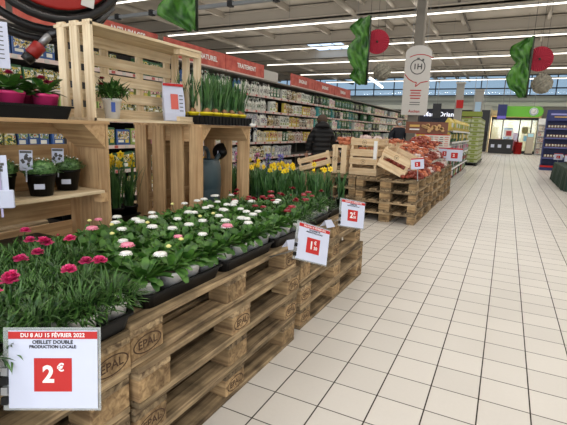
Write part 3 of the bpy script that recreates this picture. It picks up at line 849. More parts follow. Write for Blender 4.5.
# top of left crate: tray with pink pots
tz = CT
PINKP = plain('hot_pink_pot', (226, 60, 124), .4)
tray_t = put_tray('black plastic tray of pink primrose pots on top of left crate', -1.88, 1.10, tz)
def primrose(seed, fm):
    rg = random.Random(seed); t = thing('potted_primrose', 'x', 'plant'); pot_mesh(PINKP, .055, .085).build('pot', t); m = MB()
    for k in range(24): m.leaf((0, 0, .082), 2.4*k, rg.uniform(.07, .11), rg.uniform(.03, .042), .2+.04*k, .9, G2, (.4, .9, 1, .5))
    m.build('foliage', t)
    for k in range(3):
        a = rg.random()*6.28; q = rg.uniform(.01, .05); c = (q*math.cos(a), q*math.sin(a), rg.uniform(.12, .15)); f = MB(); stem(f, (0, 0, .085), c, .002, G2)
        carnation_flower(f, c, .022, fm, rg); f.build('flower', t)
    return t
pr = [primrose(1, leafmat('plum_petal', (130, 20, 60), (190, 40, 90), 60)), primrose(2, leafmat('plum_petal', (0, 0, 0), (0, 0, 0)))]
spots = [(-1.80, .95), (-1.80, 1.10), (-1.80, 1.25), (-1.93, .98), (-1.94, 1.12), (-1.94, 1.26)]
for k, (x, y) in enumerate(spots):
    t = pr[k] if k < 2 else dup(pr[k % 2], (0, 0, 0))
    t.location = (x, y, tz+.02); t.rotation_euler = (0, 0, k*1.3)
    tag(t, 'primrose in hot pink pot on the black tray, %s row, %s from left' % (('front', 'back')[k//3], nth(k % 3+1)), 'plant', 'primroses in pink pots')
# white pot with narrow-leaved plant inside the pale crate
t = thing('potted_carnation', 'carnation plant in a white pot standing in the pale crate', 'plant', (-1.90, 1.70, tz+.014))
m = pot_mesh(WHITE, .05, .105, 20); m.build('pot', t); MB().box((.046, 0, .06), (.004, .02, .05), BLUEP, Matrix.Rotation(R(-35), 4, 'Z')).build('pot_print', t)
m = MB(); rg = random.Random(5)
for k in range(260): m.leaf((rg.uniform(-.05, .05), rg.uniform(-.05, .05), .1+rg.random()*.05), rg.random()*6.28, rg.uniform(.06, .11), .011, rg.uniform(.1, 1.4), 1.1, G1, (.9, 1, .7, 0))
m.build('foliage', t)
for q in ((-.01, -.05, .20), (0, -.065, .17)): f = MB(); stem(f, (0, 0, .1), q, .002, G1); carnation_flower(f, q, .018, DRED, rg); f.build('flower', t)
# tray of grassy bulbs on second crate
t = thing('plant_tray', 'black ribbed tray of sprouting bulbs on top of right tan crate', 'tray', (-1.84, 2.52, tz))
MB().box((0, 0, .006), (.3, .54, .008), BLACKP).box((.148, 0, .03), (.005, .54, .055), BLACKP).box((-.148, 0, .03), (.005, .54, .055), BLACKP).box((0, .268, .03), (.3, .005, .055), BLACKP).box((0, -.268, .03), (.3, .005, .055), BLACKP).build('tray_shell', t)
m = MB()
for k in range(14): m.box((.153, -.25+k*.0385, .027), (.006, .008, .05), BLACKP)
for k in range(8): m.box((-.13+k*.037, -.272, .027), (.008, .006, .05), BLACKP)
m.build('ribs', t)
YPOT = plain('yellow_pot', (222, 200, 30), .45)
def bulb(seed):
    rg = random.Random(seed); t = thing('potted_bulb', 'x', 'plant'); pot_mesh(YPOT, .045, .07, 12).build('pot', t)
    b = MB()
    for k in range(4): b.ball((rg.uniform(-.02, .02), rg.uniform(-.02, .02), .078), .016, plain('bulb_skin', (150, 110, 76), .6), 8, 5, 1.2)
    b.build('bulbs', t); m = MB()
    for k in range(34): m.leaf((rg.uniform(-.025, .025), rg.uniform(-.025, .025), .08), rg.random()*6.28, rg.uniform(.16, .27), .009, rg.uniform(1.2, 1.57), rg.uniform(0, .5), G3, (1, 1, .9, .7, 0))
    m.build('foliage', t); return t
bl = [bulb(1), bulb(2), bulb(3)]; k = 0
for i in range(5):
    for j in range(3):
        t = bl[k] if k < 3 else dup(bl[k % 3], (0, 0, 0))
        t.location = (-1.84+.095-j*.095, 2.52-.2+i*.1, tz+.011); t.rotation_euler = (0, 0, k)
        tag(t, 'tall green bulb shoots in yellow pot, %s from the left, %s row' % (nth(i+1), ('front', 'middle', 'back')[j]), 'plant', 'bulb shoots on the right tan crate'); k += 1
tag(MB().box((-1.70, 2.80, tz+.012), (.05, .07, .02), WHITE, bev=.005).build('folded_label'), 'small white packet at the corner of the bulb tray', 'packet')

# watering can ---------------------------------------------------------
CAN = plain('dark_slate_plastic', (58, 76, 84), .42)
t = thing('watering_can', 'dark slate plastic watering can with round rose inside tan crate', 'watering can', (-1.90, 2.52, TOP+.018), R(20))
t.scale = (1.2, 1.2, 1.16)
def ell(a, b, z, dx=0, dy=0, n=24): return [(dx+a*math.cos(2*math.pi*i/n), dy+b*math.sin(2*math.pi*i/n), z) for i in range(n)]
m = MB(); m.loft([ell(.075, .115, 0), ell(.08, .12, .01), ell(.085, .125, .15), ell(.084, .124, .155), ell(.088, .128, .165), ell(.085, .12, .29), ell(.07, .10, .325), ell(.062, .09, .33, 0, -.02), ell(.055, .08, .33, 0, -.02), ell(.05, .07, .30, 0, -.02)], CAN); m.build('body', t)
m = MB(); m.tube([(0, -.115, .30)]+[(0, -.03-.085*math.cos(a), .33+.07*math.sin(a)) for a in [R(q) for q in range(15, 176, 20)]]+[(0, .055, .325)], .012, 8, CAN); m.build('handle', t)
m = MB(); m.tube([(0, .10, .04), (0, .15, .16), (0, .175, .27), (.015, .195, .33), (.03, .21, .355)], [.032, .026, .019, .016, .014], 10, CAN); m.build('spout', t)
Mr = Matrix.Translation((.03, .235, .365)) @ Matrix.Rotation(R(128), 4, 'Z') @ Matrix.Rotation(R(80), 4, 'Y') @ Matrix.Scale(1.1, 4)
m = MB(); m.lathe([(.015, -.045), (.03, -.02), (.05, 0), (.052, .008), (.002, .013)], 20, BLACKP, Mr); m.build('rose', t)
MB().box((-.0, .025, -.022), (.018, .018, .002), PAPER, Mr).build('sticker', t)

# hose reel -------------------------------------------------------------
t = thing('fire_hose_reel', 'red fire hose reel with thick black hose above the left crate', 'hose reel', (-2.40, 1.76, 2.21), (0, 0, R(62)))
t.scale = (1.22, 1.22, 1.22)
REDP = plain('reel_red', (146, 28, 24), .45)
Ry = Matrix.Rotation(R(90), 4, 'X')
MB().lathe([(.001, .10), (.29, .10), (.30, .095), (.30, .085), (.29, .08), (.001, .08)], 40, REDP, Ry).build('front_disc', t)
MB().lathe([(.001, -.06), (.29, -.06), (.30, -.065), (.30, -.075), (.001, -.08)], 40, REDP, Ry).build('rear_disc', t)
for k, r_ in enumerate((.16, .195, .23, .265, .295)):
    m = MB()
    for q in range(3):
        m.tube([((r_+.008*(q % 2))*math.cos(R(a)), .04-q*.04, (r_+.008*(q % 2))*math.sin(R(a))) for a in range(0, 360, 15)], .019, 8, BLACKR, close=True)
    m.build('hose_coil', t)
for k, (rr_, dy_, cx_) in enumerate(((.315, -.05, -.01), (.335, .0, -.04), (.355, .03, -.07))):
    MB().tube([(cx_+rr_*math.cos(R(a)), dy_-.05, -.03-.022*k+rr_*math.sin(R(a))) for a in range(120, 350, 10)], .019, 8, BLACKR).build('loose_hose_loop', t)
m = MB(); m.box((.0, -.104, -.19), (.055, .003, .10), LGREY, Matrix.Rotation(R(-6), 4, 'Y')).box((.17, -.104, -.20), (.055, .003, .09), LGREY, Matrix.Rotation(R(10), 4, 'Y')).build('white_label', t)
MB().lathe([(.05, .12), (.05, -.1), (.03, -.12)], 16, STEEL, Ry).build('hub', t)
Mn = Matrix.Translation((-.10, -.13, -.49)) @ Matrix.Rotation(R(40), 4, 'Y') @ Matrix.Scale(.8, 4)
n_o = MB(); n_o.lathe([(.028, -.045), (.036, -.04), (.036, .03), (.028, .035)], 14, REDP, Mn).lathe([(.030, -.085), (.034, -.05), (.026, -.044)], 14, BLACKR, Mn).lathe([(.02, .035), (.022, .10), (.016, .11)], 12, STEEL, Mn)
n_o.build('nozzle', t)
MB().tube([tuple(Mn @ Vector((0, 0, .105))), (.0, -.12, -.40), (.12, -.08, -.37), (.25, -.05, -.24)], .019, 8, BLACKR).build('nozzle_hose', t)
t2 = thing('steel_post', 'dark steel post behind the pale crate carrying the hose reel', 'post', (-2.66, 2.06, 0))
MB().box((0, 0, 1.6), (.12, .12, 3.2), plain('post_dark', (30, 30, 32), .5), bev=.01).build('shaft', t2)
MB().box((0, 0, .01), (.22, .22, .02), DKB).build('base_plate', t2)
MB().box((-.02, .06, 0), (.05, .22, .08), DKB, Matrix.Rotation(R(0), 4, 'Z')).build('bracket', t, (.16, .12, 0))
# wall notice
t = thing('paper_notice', 'white printed paper notice hanging at the upper left edge', 'notice', (-2.2, 1.27, 1.58), R(60))
MB().box((0, 0, 0), (.15, .003, .21), PAPER).build('sheet', t)
for k in range(8): MB().box((0, -.003, .08-k*.02), (.11, .001, .004), GR).build('print_line', t)
MB().box((0, .004, .28), (.004, .002, .38), CLEAR).build('hanging_strip', t)

# ------------------------------------------------------------------ garden aisle shelving
GX = -4.0; SHZ = [.12, .41, .70, .985, 1.28, 1.54, 1.81]
RAILM = plain('price_rail_pale', (206, 186, 178), .5); TICK = plain('price_ticket_red', (170, 84, 78), .5)
BAY = 1.26; NB = 17
bay_y = lambda k: .55 + k*BAY
unit = None
for k in range(NB):
    y = bay_y(k); lab = 'grey steel shelving bay of the garden aisle, %s from its near end' % nth(k+1)
    if unit is None:
        t = unit = thing('shelving_unit', lab, 'shelf', (GX, y, 0), 0, 'shelving bays of the garden aisle')
        MB().box((-.47, BAY/2, 1.07), (.02, BAY-.01, 2.1), plain('shelf_back_dark', (34, 32, 30), .8)).build('back_panel', t)
        MB().box((-.24, BAY/2, .05), (.46, BAY-.01, .1), SHELF).build('plinth', t)
        MB().box((-.46, .02, 1.07), (.05, .04, 2.14), SHELF).build('upright', t)
        for z in SHZ:
            o = MB().box((-.235, BAY/2, z-.015), (.45, BAY-.012, .025), SHELF).build('shelf', t)
            m = MB().box((-.004, BAY/2, z-.018), (.012, BAY-.012, .04), RAILM)
            for q in range(8): m.box((.003, .08+q*.155, z-.018), (.004, .05, .03), TICK if q % 2 else LGREY)
            m.build('price_rail', o)
        MB().box((-.18, BAY/2, 2.075), (.40, BAY-.004, .025), SHELF).build('canopy', t)
    else: dup(unit, (GX, y, 0), 0, lab)
# red header panels with white lettering
BAN = leafmat('banner_red', (166, 66, 56), (196, 96, 82), 9, .6, .03)
def banner(y0, y1, txts, lab):
    t = thing('aisle_header', lab, 'sign', (GX+.03, y0, 2.08), R(90), 'red header panels over the garden aisle'); L_ = y1-y0
    MB().box((L_/2, .01, .12), (L_, .02, .24), BAN).build('panel', t)
    MB().box((L_/2, -.006, .008), (L_, .012, .02), RAILM).build('bottom_rail', t)
    for (x, tx) in txts: text(tx, .095, WHITE, t, (x, -.004, .125 if len(tx) < 20 else .165), .03, 'lettering', font_x=1 if len(tx) < 20 else .82)
banner(.6, 2.45, [(.9, 'ANTI FOURMIS')], 'red header panel at the far left above the hose reel shelves')
banner(2.52, 4.3, [(.98, 'ANTI NUISIBLES - ANTI LIMACES')], 'red header panel reading anti nuisibles, over the pale crate')
banner(4.42, 5.75, [(.6, 'TRAITEMENT NATUREL')], 'red header panel reading traitement naturel, right of the pale crate')
banner(5.77, 6.95, [(.6, 'TRAITEMENT')], 'red header panel reading traitement, ending above the green bottles')
banner(8.05, 9.25, [(.55, 'ENGRAIS')], 'red header panel first after the gap in the headers')
banner(9.27, 10.5, [(.6, 'ENGRAIS')], 'red header panel second after the gap in the headers')
banner(10.52, 11.75, [(.6, 'TERREAU')], 'red header panel farthest along the garden aisle')
tag(MB().box((GX-.2, 7.5, 2.2), (.02, .8, .22), LGREY).build('blank_header_panel'), 'blank grey panel in the gap between the red headers', 'sign')

PC = {'green': (52, 96, 62), 'white': (216, 216, 206), 'blue': (50, 84, 140), 'yellow': (204, 182, 84), 'red': (158, 56, 46), 'orange': (214, 120, 50),
      'pink': (210, 120, 150), 'dark': (44, 48, 44), 'teal': (60, 140, 140), 'cream': (214, 200, 168), 'lime': (140, 160, 84), 'brown': (120, 84, 56), 'silver': (176, 180, 182), 'purple': (112, 98, 132)}
def cmat(c): return plain('packaging_'+c, PC[c], .42, obj_rand=.12)
KM = {}
def print_mat(c1, c2):
    key = 'print_%s_%s' % (c1, c2)
    if key in MATS: return MATS[key]
    m, t, b, N = nt(key); L = t.links.new
    tc = N('ShaderNodeTexCoord'); oi = N('ShaderNodeObjectInfo'); ad = N('ShaderNodeVectorMath'); ad.operation = 'ADD'
    sc = N('ShaderNodeMath'); sc.operation = 'MULTIPLY'; sc.inputs[1].default_value = 19.; L(oi.outputs['Random'], sc.inputs[0])
    L(tc.outputs['Object'], ad.inputs[0]); L(sc.outputs[0], ad.inputs[1])
    nz = N('ShaderNodeTexNoise'); nz.inputs['Scale'].default_value = 34; nz.inputs['Detail'].default_value = 1; L(ad.outputs[0], nz.inputs['Vector'])
    cr = N('ShaderNodeValToRGB'); cr.color_ramp.interpolation = 'CONSTANT'; e = cr.color_ramp.elements
    e[0].position = 0; e[0].color = lin((40, 36, 34)); e[1].position = .38; e[1].color = lin(PC[c1])
    for p, c in ((.47, PC[c2]), (.55, (214, 212, 204)), (.62, PC[c1]), (.68, (170, 70, 60))):
        q = e.new(p); q.color = lin(c)
    L(nz.outputs['Fac'], cr.inputs[0]); L(cr.outputs[0], b.inputs['Base Color']); b.inputs['Roughness'].default_value = .4
    MATS[key] = m; return m
def item_mesh(kind, c1, c2):
    key = (kind, c1, c2)
    if key in KM: return KM[key]
    a, b = cmat(c1), print_mat(c2, c1); m = MB()
    if kind in ('product_pouch',): a = print_mat(c1, c2)
    if kind == 'spray_bottle':
        m.lathe([(.036, 0), (.04, .01), (.04, .13), (.03, .165), (.014, .18), (.014, .2)], 10, a, sx=.8)
        m.box((.035, 0, .085), (.008, .055, .07), b); m.box((.012, 0, .222), (.07, .022, .035), b); m.box((.034, 0, .19), (.01, .012, .04), b)
    elif kind == 'plastic_bottle':
        m.lathe([(.042, 0), (.046, .012), (.046, .15), (.038, .18), (.018, .195), (.018, .2)], 10, a, sx=.75)
        m.lathe([(.021, .2), (.021, .228), (.018, .232)], 8, b); m.box((.035, 0, .09), (.006, .068, .085), cmat('white') if c1 != 'white' else b)
    elif kind == 'product_box':
        m.box((0, 0, .1), (.06, .098, .2), a, bev=.003); m.box((.031, 0, .13), (.002, .088, .09), b); m.box((.031, -.01, .05), (.002, .06, .04), cmat('white') if c1 != 'white' else cmat('lime'))
        m.box((.0315, .03, .17), (.003, .02, .02), cmat('white'))
    elif kind == 'product_pouch':
        m.loft([[(-.02*d, -.048, z), (.02*d, -.048, z), (.03*d, 0, z), (.02*d, .048, z), (-.02*d, .048, z), (-.03*d, 0, z)] for z, d in ((0, 1), (.05, 1.2), (.14, .9), (.19, .2), (.205, .1))], a, smooth=False)
        m.box((.036, 0, .08), (.004, .07, .07), b); m.box((.03, 0, .14), (.012, .06, .025), cmat('white') if c1 != 'white' else b)
    elif kind == 'wide_pack':
        m.box((0, 0, .1), (.10, .20, .2), a, bev=.006); m.box((.052, .0, .125), (.002, .17, .10), b); m.box((.052, -.04, .05), (.002, .08, .03), cmat('white')); m.box((.052, .05, .05), (.002, .05, .04), cmat('yellow'))
    elif kind == 'tall_bag':
        m.loft([[(-.05*d, -.1, z), (.05*d, -.1, z), (.06*d, 0, z), (.05*d, .1, z), (-.05*d, .1, z), (-.06*d, 0, z)] for z, d in ((0, .9), (.05, 1.1), (.18, .9), (.235, .3), (.25, .2))], a, smooth=False)
        m.box((.062, 0, .12), (.01, .13, .09), b); m.box((.06, 0, .19), (.012, .12, .02), cmat('lime'))
    me = KM[key] = m.mesh(kind); return me
SN = ['bottom', 'second from bottom', 'third from bottom', 'middle', 'third from top', 'second from top', 'top']
NICE = {'wide_pack': 'product pack', 'tall_bag': 'tall fertiliser bag', 'spray_bottle': 'spray bottle', 'plastic_bottle': 'plastic bottle', 'product_box': 'product box', 'product_pouch': 'product pouch'}
rg = random.Random(77)
def pick(y, s):
    """(kind, c1, c2, width) by place along the aisle, in runs of equal facings"""
    if y < 4.3: return rg.choice([('wide_pack', 'blue', 'yellow', .215), ('wide_pack', 'pink', 'lime', .215), ('wide_pack', 'lime', 'pink', .215), ('product_box', 'blue', 'lime', .108), ('product_pouch', 'yellow', 'green', .108), ('product_box', 'green', 'yellow', .108), ('wide_pack', 'green', 'yellow', .215), ('wide_pack', 'teal', 'yellow', .215)])
    if y < 7.2 and s >= 5: return rg.choice([('spray_bottle', 'white', 'green', .09), ('plastic_bottle', 'green', 'dark', .10), ('spray_bottle', 'green', 'yellow', .09), ('plastic_bottle', 'blue', 'green', .10), ('plastic_bottle', 'white', 'dark', .10), ('plastic_bottle', 'dark', 'green', .10)])
    if y < 7.2: return rg.choice([('product_box', 'silver', 'purple', .108), ('spray_bottle', 'white', 'blue', .09), ('product_box', 'white', 'yellow', .108), ('product_pouch', 'dark', 'yellow', .105), ('product_box', 'cream', 'green', .108), ('plastic_bottle', 'white', 'purple', .10)])
    if y < 9.4: return rg.choice([('product_box', 'cream', 'red', .11), ('product_pouch', 'red', 'white', .11), ('product_box', 'green', 'white', .11), ('product_pouch', 'brown', 'yellow', .11), ('product_box', 'white', 'green', .11), ('product_box', 'yellow', 'red', .11), ('product_pouch', 'dark', 'cream', .11)] if s > 2 else [('product_box', 'silver', 'purple', .11), ('product_pouch', 'white', 'blue', .11), ('product_box', 'blue', 'white', .11), ('product_pouch', 'purple', 'white', .11)])
    if y < 12.3: return rg.choice([('tall_bag', 'green', 'teal', .22), ('tall_bag', 'teal', 'green', .22), ('wide_pack', 'white', 'pink', .215), ('tall_bag', 'green', 'white', .22), ('tall_bag', 'dark', 'green', .22)] if s > 2 else [('wide_pack', 'white', 'pink', .215), ('wide_pack', 'cream', 'brown', .215)])
    return rg.choice([('wide_pack', 'cream', 'pink', .42), ('wide_pack', 'white', 'silver', .42), ('tall_bag', 'green', 'silver', .42), ('wide_pack', 'silver', 'teal', .42), ('tall_bag', 'dark', 'lime', .42)])
for s, z in enumerate(SHZ):
    if s < 1: continue
    y = 1.5 if s > 1 else 2.6; n = 0; yend = 21.5
    while y < yend:
        kind, c1, c2, wd = pick(y, s); run = rg.choice([2, 3, 4]) if wd < .2 else rg.choice([1, 2])
        for q in range(run):
            if s < 3 and y > 8.3: break
            n += 1
            if rg.random() < .05: y += wd; continue
            o = bpy.data.objects.new(kind, item_mesh(kind, c1, c2)); COL.objects.link(o)
            sc = rg.uniform(.88, 1.04) if z < 1.5 else rg.uniform(.85, .98)
            o.location = (GX-.055-rg.uniform(0, .03), y+wd/2, z); o.scale = (1, (wd/.215 if kind == 'wide_pack' else wd/.22 if kind == 'tall_bag' else 1), sc)
            tag(o, '%s and %s %s on %s aisle shelf, %s from near end' % (c1, c2, NICE[kind], SN[s].replace(' from ', '-from-').replace('second-from', 'second-from'), nth(n)), 'product', NICE[kind].replace('y', 'y')+' rows on the garden aisle shelves')
            y += wd
        if s < 3 and y > 8.3: break
        y += .012

# ------------------------------------------------------------------ onion display
def market_crate(label, loc, rot, W=.41, H=.26, D=.55, nb=2, gap=.055, mark=True):
    t = thing('market_crate', label, 'crate', loc, tuple(R(a) for a in rot), 'thin wooden crates around the onions'); m = MB(); th = .009
    bw = (H-gap*(nb-1)-.01)/nb
    def side(nm, horizontal_y):
        m = MB()
        for k in range(nb):
            z = .005+bw/2+k*(bw+gap)
            if horizontal_y: m.box((0, 0, z), (W, th, bw), CRW['x'])
            else: m.box((0, 0, z), (th, D-2*th, bw), CRW['y'])
        return m
    side('', 1).build('front_panel', t, (0, -D/2+th/2, 0)); side('', 1).build('rear_panel', t, (0, D/2-th/2, 0))
    side('', 0).build('side_panel', t, (-W/2+th/2, 0, 0)); side('', 0).build('side_panel', t, (W/2-th/2, 0, 0))
    m = MB()
    for k in range(5): m.box((-W/2+W*(k+.5)/5, 0, .004), (W/5-.012, D-.02, .008), CRW['y'])
    m.build('base_slats', t)
    for sx in (-1, 1):
        for sy in (-1, 1):
            MB().prism([(0, 0), (-sx*.035, 0), (0, -sy*.035)] if sx*sy > 0 else [(0, 0), (0, -sy*.035), (-sx*.035, 0)], .008, H+.012, CRW['z']).build('corner_post', t, (sx*(W/2-th), sy*(D/2-th), 0))
    if mark:
        g = MB(); vs = []; fs = []
        for i in range(20):
            a = 2*math.pi*i/20
            for q in (.03, .034): vs.append((q*math.cos(a), 0, q*math.sin(a)))
        for i in range(20): j = (i+1) % 20; fs.append((2*i, 2*j, 2*j+1, 2*i+1))
        g.add(vs, fs, BURN); g.box((0, 0, .006), (.035, .001, .007), BURN); g.box((0, 0, -.008), (.03, .001, .007), BURN)
        g.build('printed_mark', t, (0, -D/2-.001, H-bw/2-.01))
    return t
SKB = -2.9
c_lo = market_crate('lower thin wooden crate in the two-high pile facing the camera', (-1.83, 6.42, TOP), (0, 0, 1))
c_up = market_crate('upper thin wooden crate, top of the pile facing the camera', (-1.82, 6.43, TOP+.273), (0, 0, -1))
market_crate('thin wooden crate standing on end, left of the two-high pile', (-2.075, 6.40, TOP+.215), (0, -90, 0), W=.42, H=.22)
market_crate('slatted wooden crate tilted up to the right beside the shopper', (-2.56, 6.36, TOP+.07), (0, -17, 4), W=.52, H=.19, nb=2, gap=.04, mark=False)
market_crate('wooden crate sliding down to the right, spilling red onion nets', (-1.385, 6.30, TOP+.09), (0, 23, -4), W=.42, H=.28)
market_crate('lower wooden crate second row behind the two-high pile', (-1.80, 7.12, TOP), (0, 0, 0), D=.55, H=.22)
market_crate('upper wooden crate second row heaped with orange onion nets', (-1.80, 7.12, TOP+.233), (0, 0, 0), D=.55, H=.22)
market_crate('wooden crate lying behind the sliding crate, full of nets', (-1.42, 7.02, TOP), (0, 3, 8), D=.55)
market_crate('wooden crate third row of the onion stack, lower one', (-1.72, 7.75, TOP), (0, 0, -3), H=.22)
market_crate('wooden crate third row of the onion stack, upper one', (-1.70, 7.76, TOP+.233), (0, 0, 2), H=.22)
market_crate('wooden crate at the rear of the onion pallets', (-1.62, 8.5, TOP), (0, 0, 2))
market_crate('wooden crate at the left rear of the onion pallets', (-2.2, 7.1, TOP), (0, 0, 2))
# tall paper tag hanging on the pile
tag(MB().box((-1.655, 6.143, TOP+.37), (.05, .003, .26), WHITE).build('paper_tag'), 'long white paper tag hanging on the front crate pile', 'tag')
ON = [plain('onion_red', (140, 62, 46), .4, noise=.25, nscale=30, obj_rand=.15), plain('onion_orange', (196, 118, 84), .45, noise=.25, nscale=30, obj_rand=.15), plain('garlic_white', (222, 206, 200), .5, noise=.1, obj_rand=.05)]
NETM = [plain('net_red', (158, 50, 40), .5), plain('net_orange', (196, 96, 66), .5), plain('net_pale', (216, 170, 170), .5)]
nets = []
for v in range(6):
    q = v % 3 if v < 3 else (0 if v < 5 else 1); g = random.Random(50+v)
    t = thing('onion_net', 'x', 'net bag'); m = MB()
    for k in range(24):
        a = g.random()*6.283; rr = math.sqrt(g.random()); lvl = g.choice((0, 0, 1))
        m.ball((rr*.085*math.cos(a)*(1-.25*lvl), rr*.13*math.sin(a)*(1-.25*lvl), .03+lvl*.045), g.uniform(.026, .032), ON[q], 8, 5, .9)
    m.build('onions', t)
    m = MB(); m.tube([(0, .13, .05), (0.01, .16, .06), (.02, .19, .04)], [.03, .010, .018], 7, NETM[q])
    m.box((.0, 0, .108), (.05, .035, .003), WHITE if v % 2 else NETM[q])
    for k in range(7):   # net cords
        a = k*math.pi/7; m.tube([(-.115*math.cos(a), -.15*math.sin(a), .02), (-.07*math.cos(a), -.1*math.sin(a), .095), (.07*math.cos(a), .1*math.sin(a), .095), (.115*math.cos(a), .15*math.sin(a), .02)], .0016, 3, NETM[q])
    m.build('net', t); nets.append(t)
for p in nets:
    kids(p)
    for c in kids(p): kids(c)
nused = [0]*6
def net(v, x, y, z, rz, tilt, lab):
    rot = (R(tilt[0]), R(tilt[1]), rz)
    if not nused[v]:
        nused[v] = 1; t = nets[v]; t.location = (x, y, z); t.rotation_euler = rot
    else: t = dup(nets[v], (x, y, z), rot)
    tag(t, lab, 'net bag', 'net bags of onions'); return t
g = random.Random(9)
# heap spilling along the aisle side
k = 0
for j in range(11):
    y = 6.25+j*.27
    for i in range(3):
        x = -1.08-.17*i; z = TOP+.0+i*.09*(j > 1)+min(.30, .04*j)*(i > 0)
        if j < 3 and i > 0: continue
        k += 1
        net(g.choice([0, 2, 3, 4, 1, 5, 5]), x+g.uniform(-.03, .0), y+g.uniform(-.03, .03), z, g.uniform(-.6, .6)+(1.57 if g.random() < .5 else 0), (g.uniform(-8, 8), g.uniform(0, 22)),
            'onion net in the heap by the aisle, %s row back, %s from the edge' % (nth(j+1), nth(i+1)))
for j in range(8):
    y = 6.9+j*.27
    for i in range(2):
        net(g.choice([0, 2, 3, 4, 5]), -1.14-.17*i+g.uniform(-.03, .0), y, TOP+.10+.025*j*(j < 5)+.10*(j >= 5), g.uniform(-.6, .6), (g.uniform(-12, 12), g.uniform(5, 28)),
            'red onion net on the upper heap, %s row back, %s from the edge' % (nth(j+1), nth(i+1)))
for j in range(6):
    net(g.choice([0, 3, 4]), -1.42+g.uniform(-.05, .05), 7.0+.3*j, TOP+.24+.025*j*(j < 4), g.uniform(-1, 1), (g.uniform(-8, 8), g.uniform(5, 15)), 'dark red onion net along the crest of the heap, %s from the front' % nth(j+1))
for (x, y, z, v, lab) in [(-1.90, 6.45, TOP+.47, 2, 'pale pink garlic net on the front crate pile, left one'), (-1.73, 6.5, TOP+.46, 2, 'pale pink garlic net on the front crate pile, right one'),
                          (-2.19, 6.28, TOP+.43, 1, 'orange onion net on top of the crate standing on end'), (-2.17, 6.50, TOP+.44, 1, 'orange onion net behind the one on the upright crate'),
                          (-1.88, 7.05, TOP+.38, 1, 'orange onion net in the second row upper crate, left'), (-1.72, 7.1, TOP+.40, 5, 'orange onion net in the second row upper crate, right'),
                          (-1.78, 7.3, TOP+.41, 1, 'orange onion net at the back of the second row crate'), (-1.66, 7.7, TOP+.41, 1, 'orange onion net in the third row upper crate, right'),
                          (-1.80, 7.75, TOP+.42, 5, 'orange onion net in the third row upper crate, left'), (-1.62, 8.4, TOP+.24, 1, 'orange onion net in the rear crate'),
                          (-1.42, 6.42, TOP+.22, 0, 'red onion net held in the sliding crate'), (-1.16, 6.12, TOP+.02, 3, 'red onion net fallen in front of the sliding crate'),
                          (-2.2, 7.1, TOP+.2, 1, 'orange onion net in the left rear crate'), (-2.55, 6.35, TOP+.12, 0, 'dark red onion net in the slatted tilted crate')]:
    net(v, x, y, z, g.uniform(-1.5, 1.5), (g.uniform(-6, 6), g.uniform(-6, 6)), lab)
net(0, -1.30, 6.22, TOP+.085, 1.57, (0, 23), 'red onion net at the low end inside the sliding crate')
net(3, -1.47, 6.22, TOP+.155, 1.57, (0, 23), 'red onion net at the high end inside the sliding crate')
net(5, -1.83, 6.32, TOP+.30, 1.57, (0, 0), 'orange onion net low inside the upper front crate')
def small_sign(label, loc, rz, s=1.0, tilt=0, post=0):
    t = thing('price_sign', label, 'sign', loc, (0, tilt, rz), 'small price cards further along'); W, H = .2*s, .17*s
    MB().box((0, 0, 0), (W, .003, H), PAPER).build('card', t); MB().box((0, -.003, H/2-.01*s), (W, .002, .018*s), RED).build('red_band', t)
    MB().box((0, -.003, -.012*s), (.085*s, .002, .075*s), RED).build('red_square', t); text('2', .05*s, WHITE, t, (-.008*s, -.0045, -.012*s), .03, 'price_digit')
    if post: MB().box((0, .004, -H/2-post/2), (.012, .004, post), STEEL).build('stem', t)
    return t
small_sign('small tilted price card stuck in the onion heap', (-1.02, 5.93, TOP+.235), R(25), .85, R(-6), .16)
small_sign('square price card standing at the far corner of the onion pallets', (-.93, 9.6, TOP+.22), R(5), 1.55, 0, .30)
small_sign('price card half hidden behind the square one on onion pallets', (-1.13, 9.75, TOP+.24), R(5), 1.3, 0, .35)

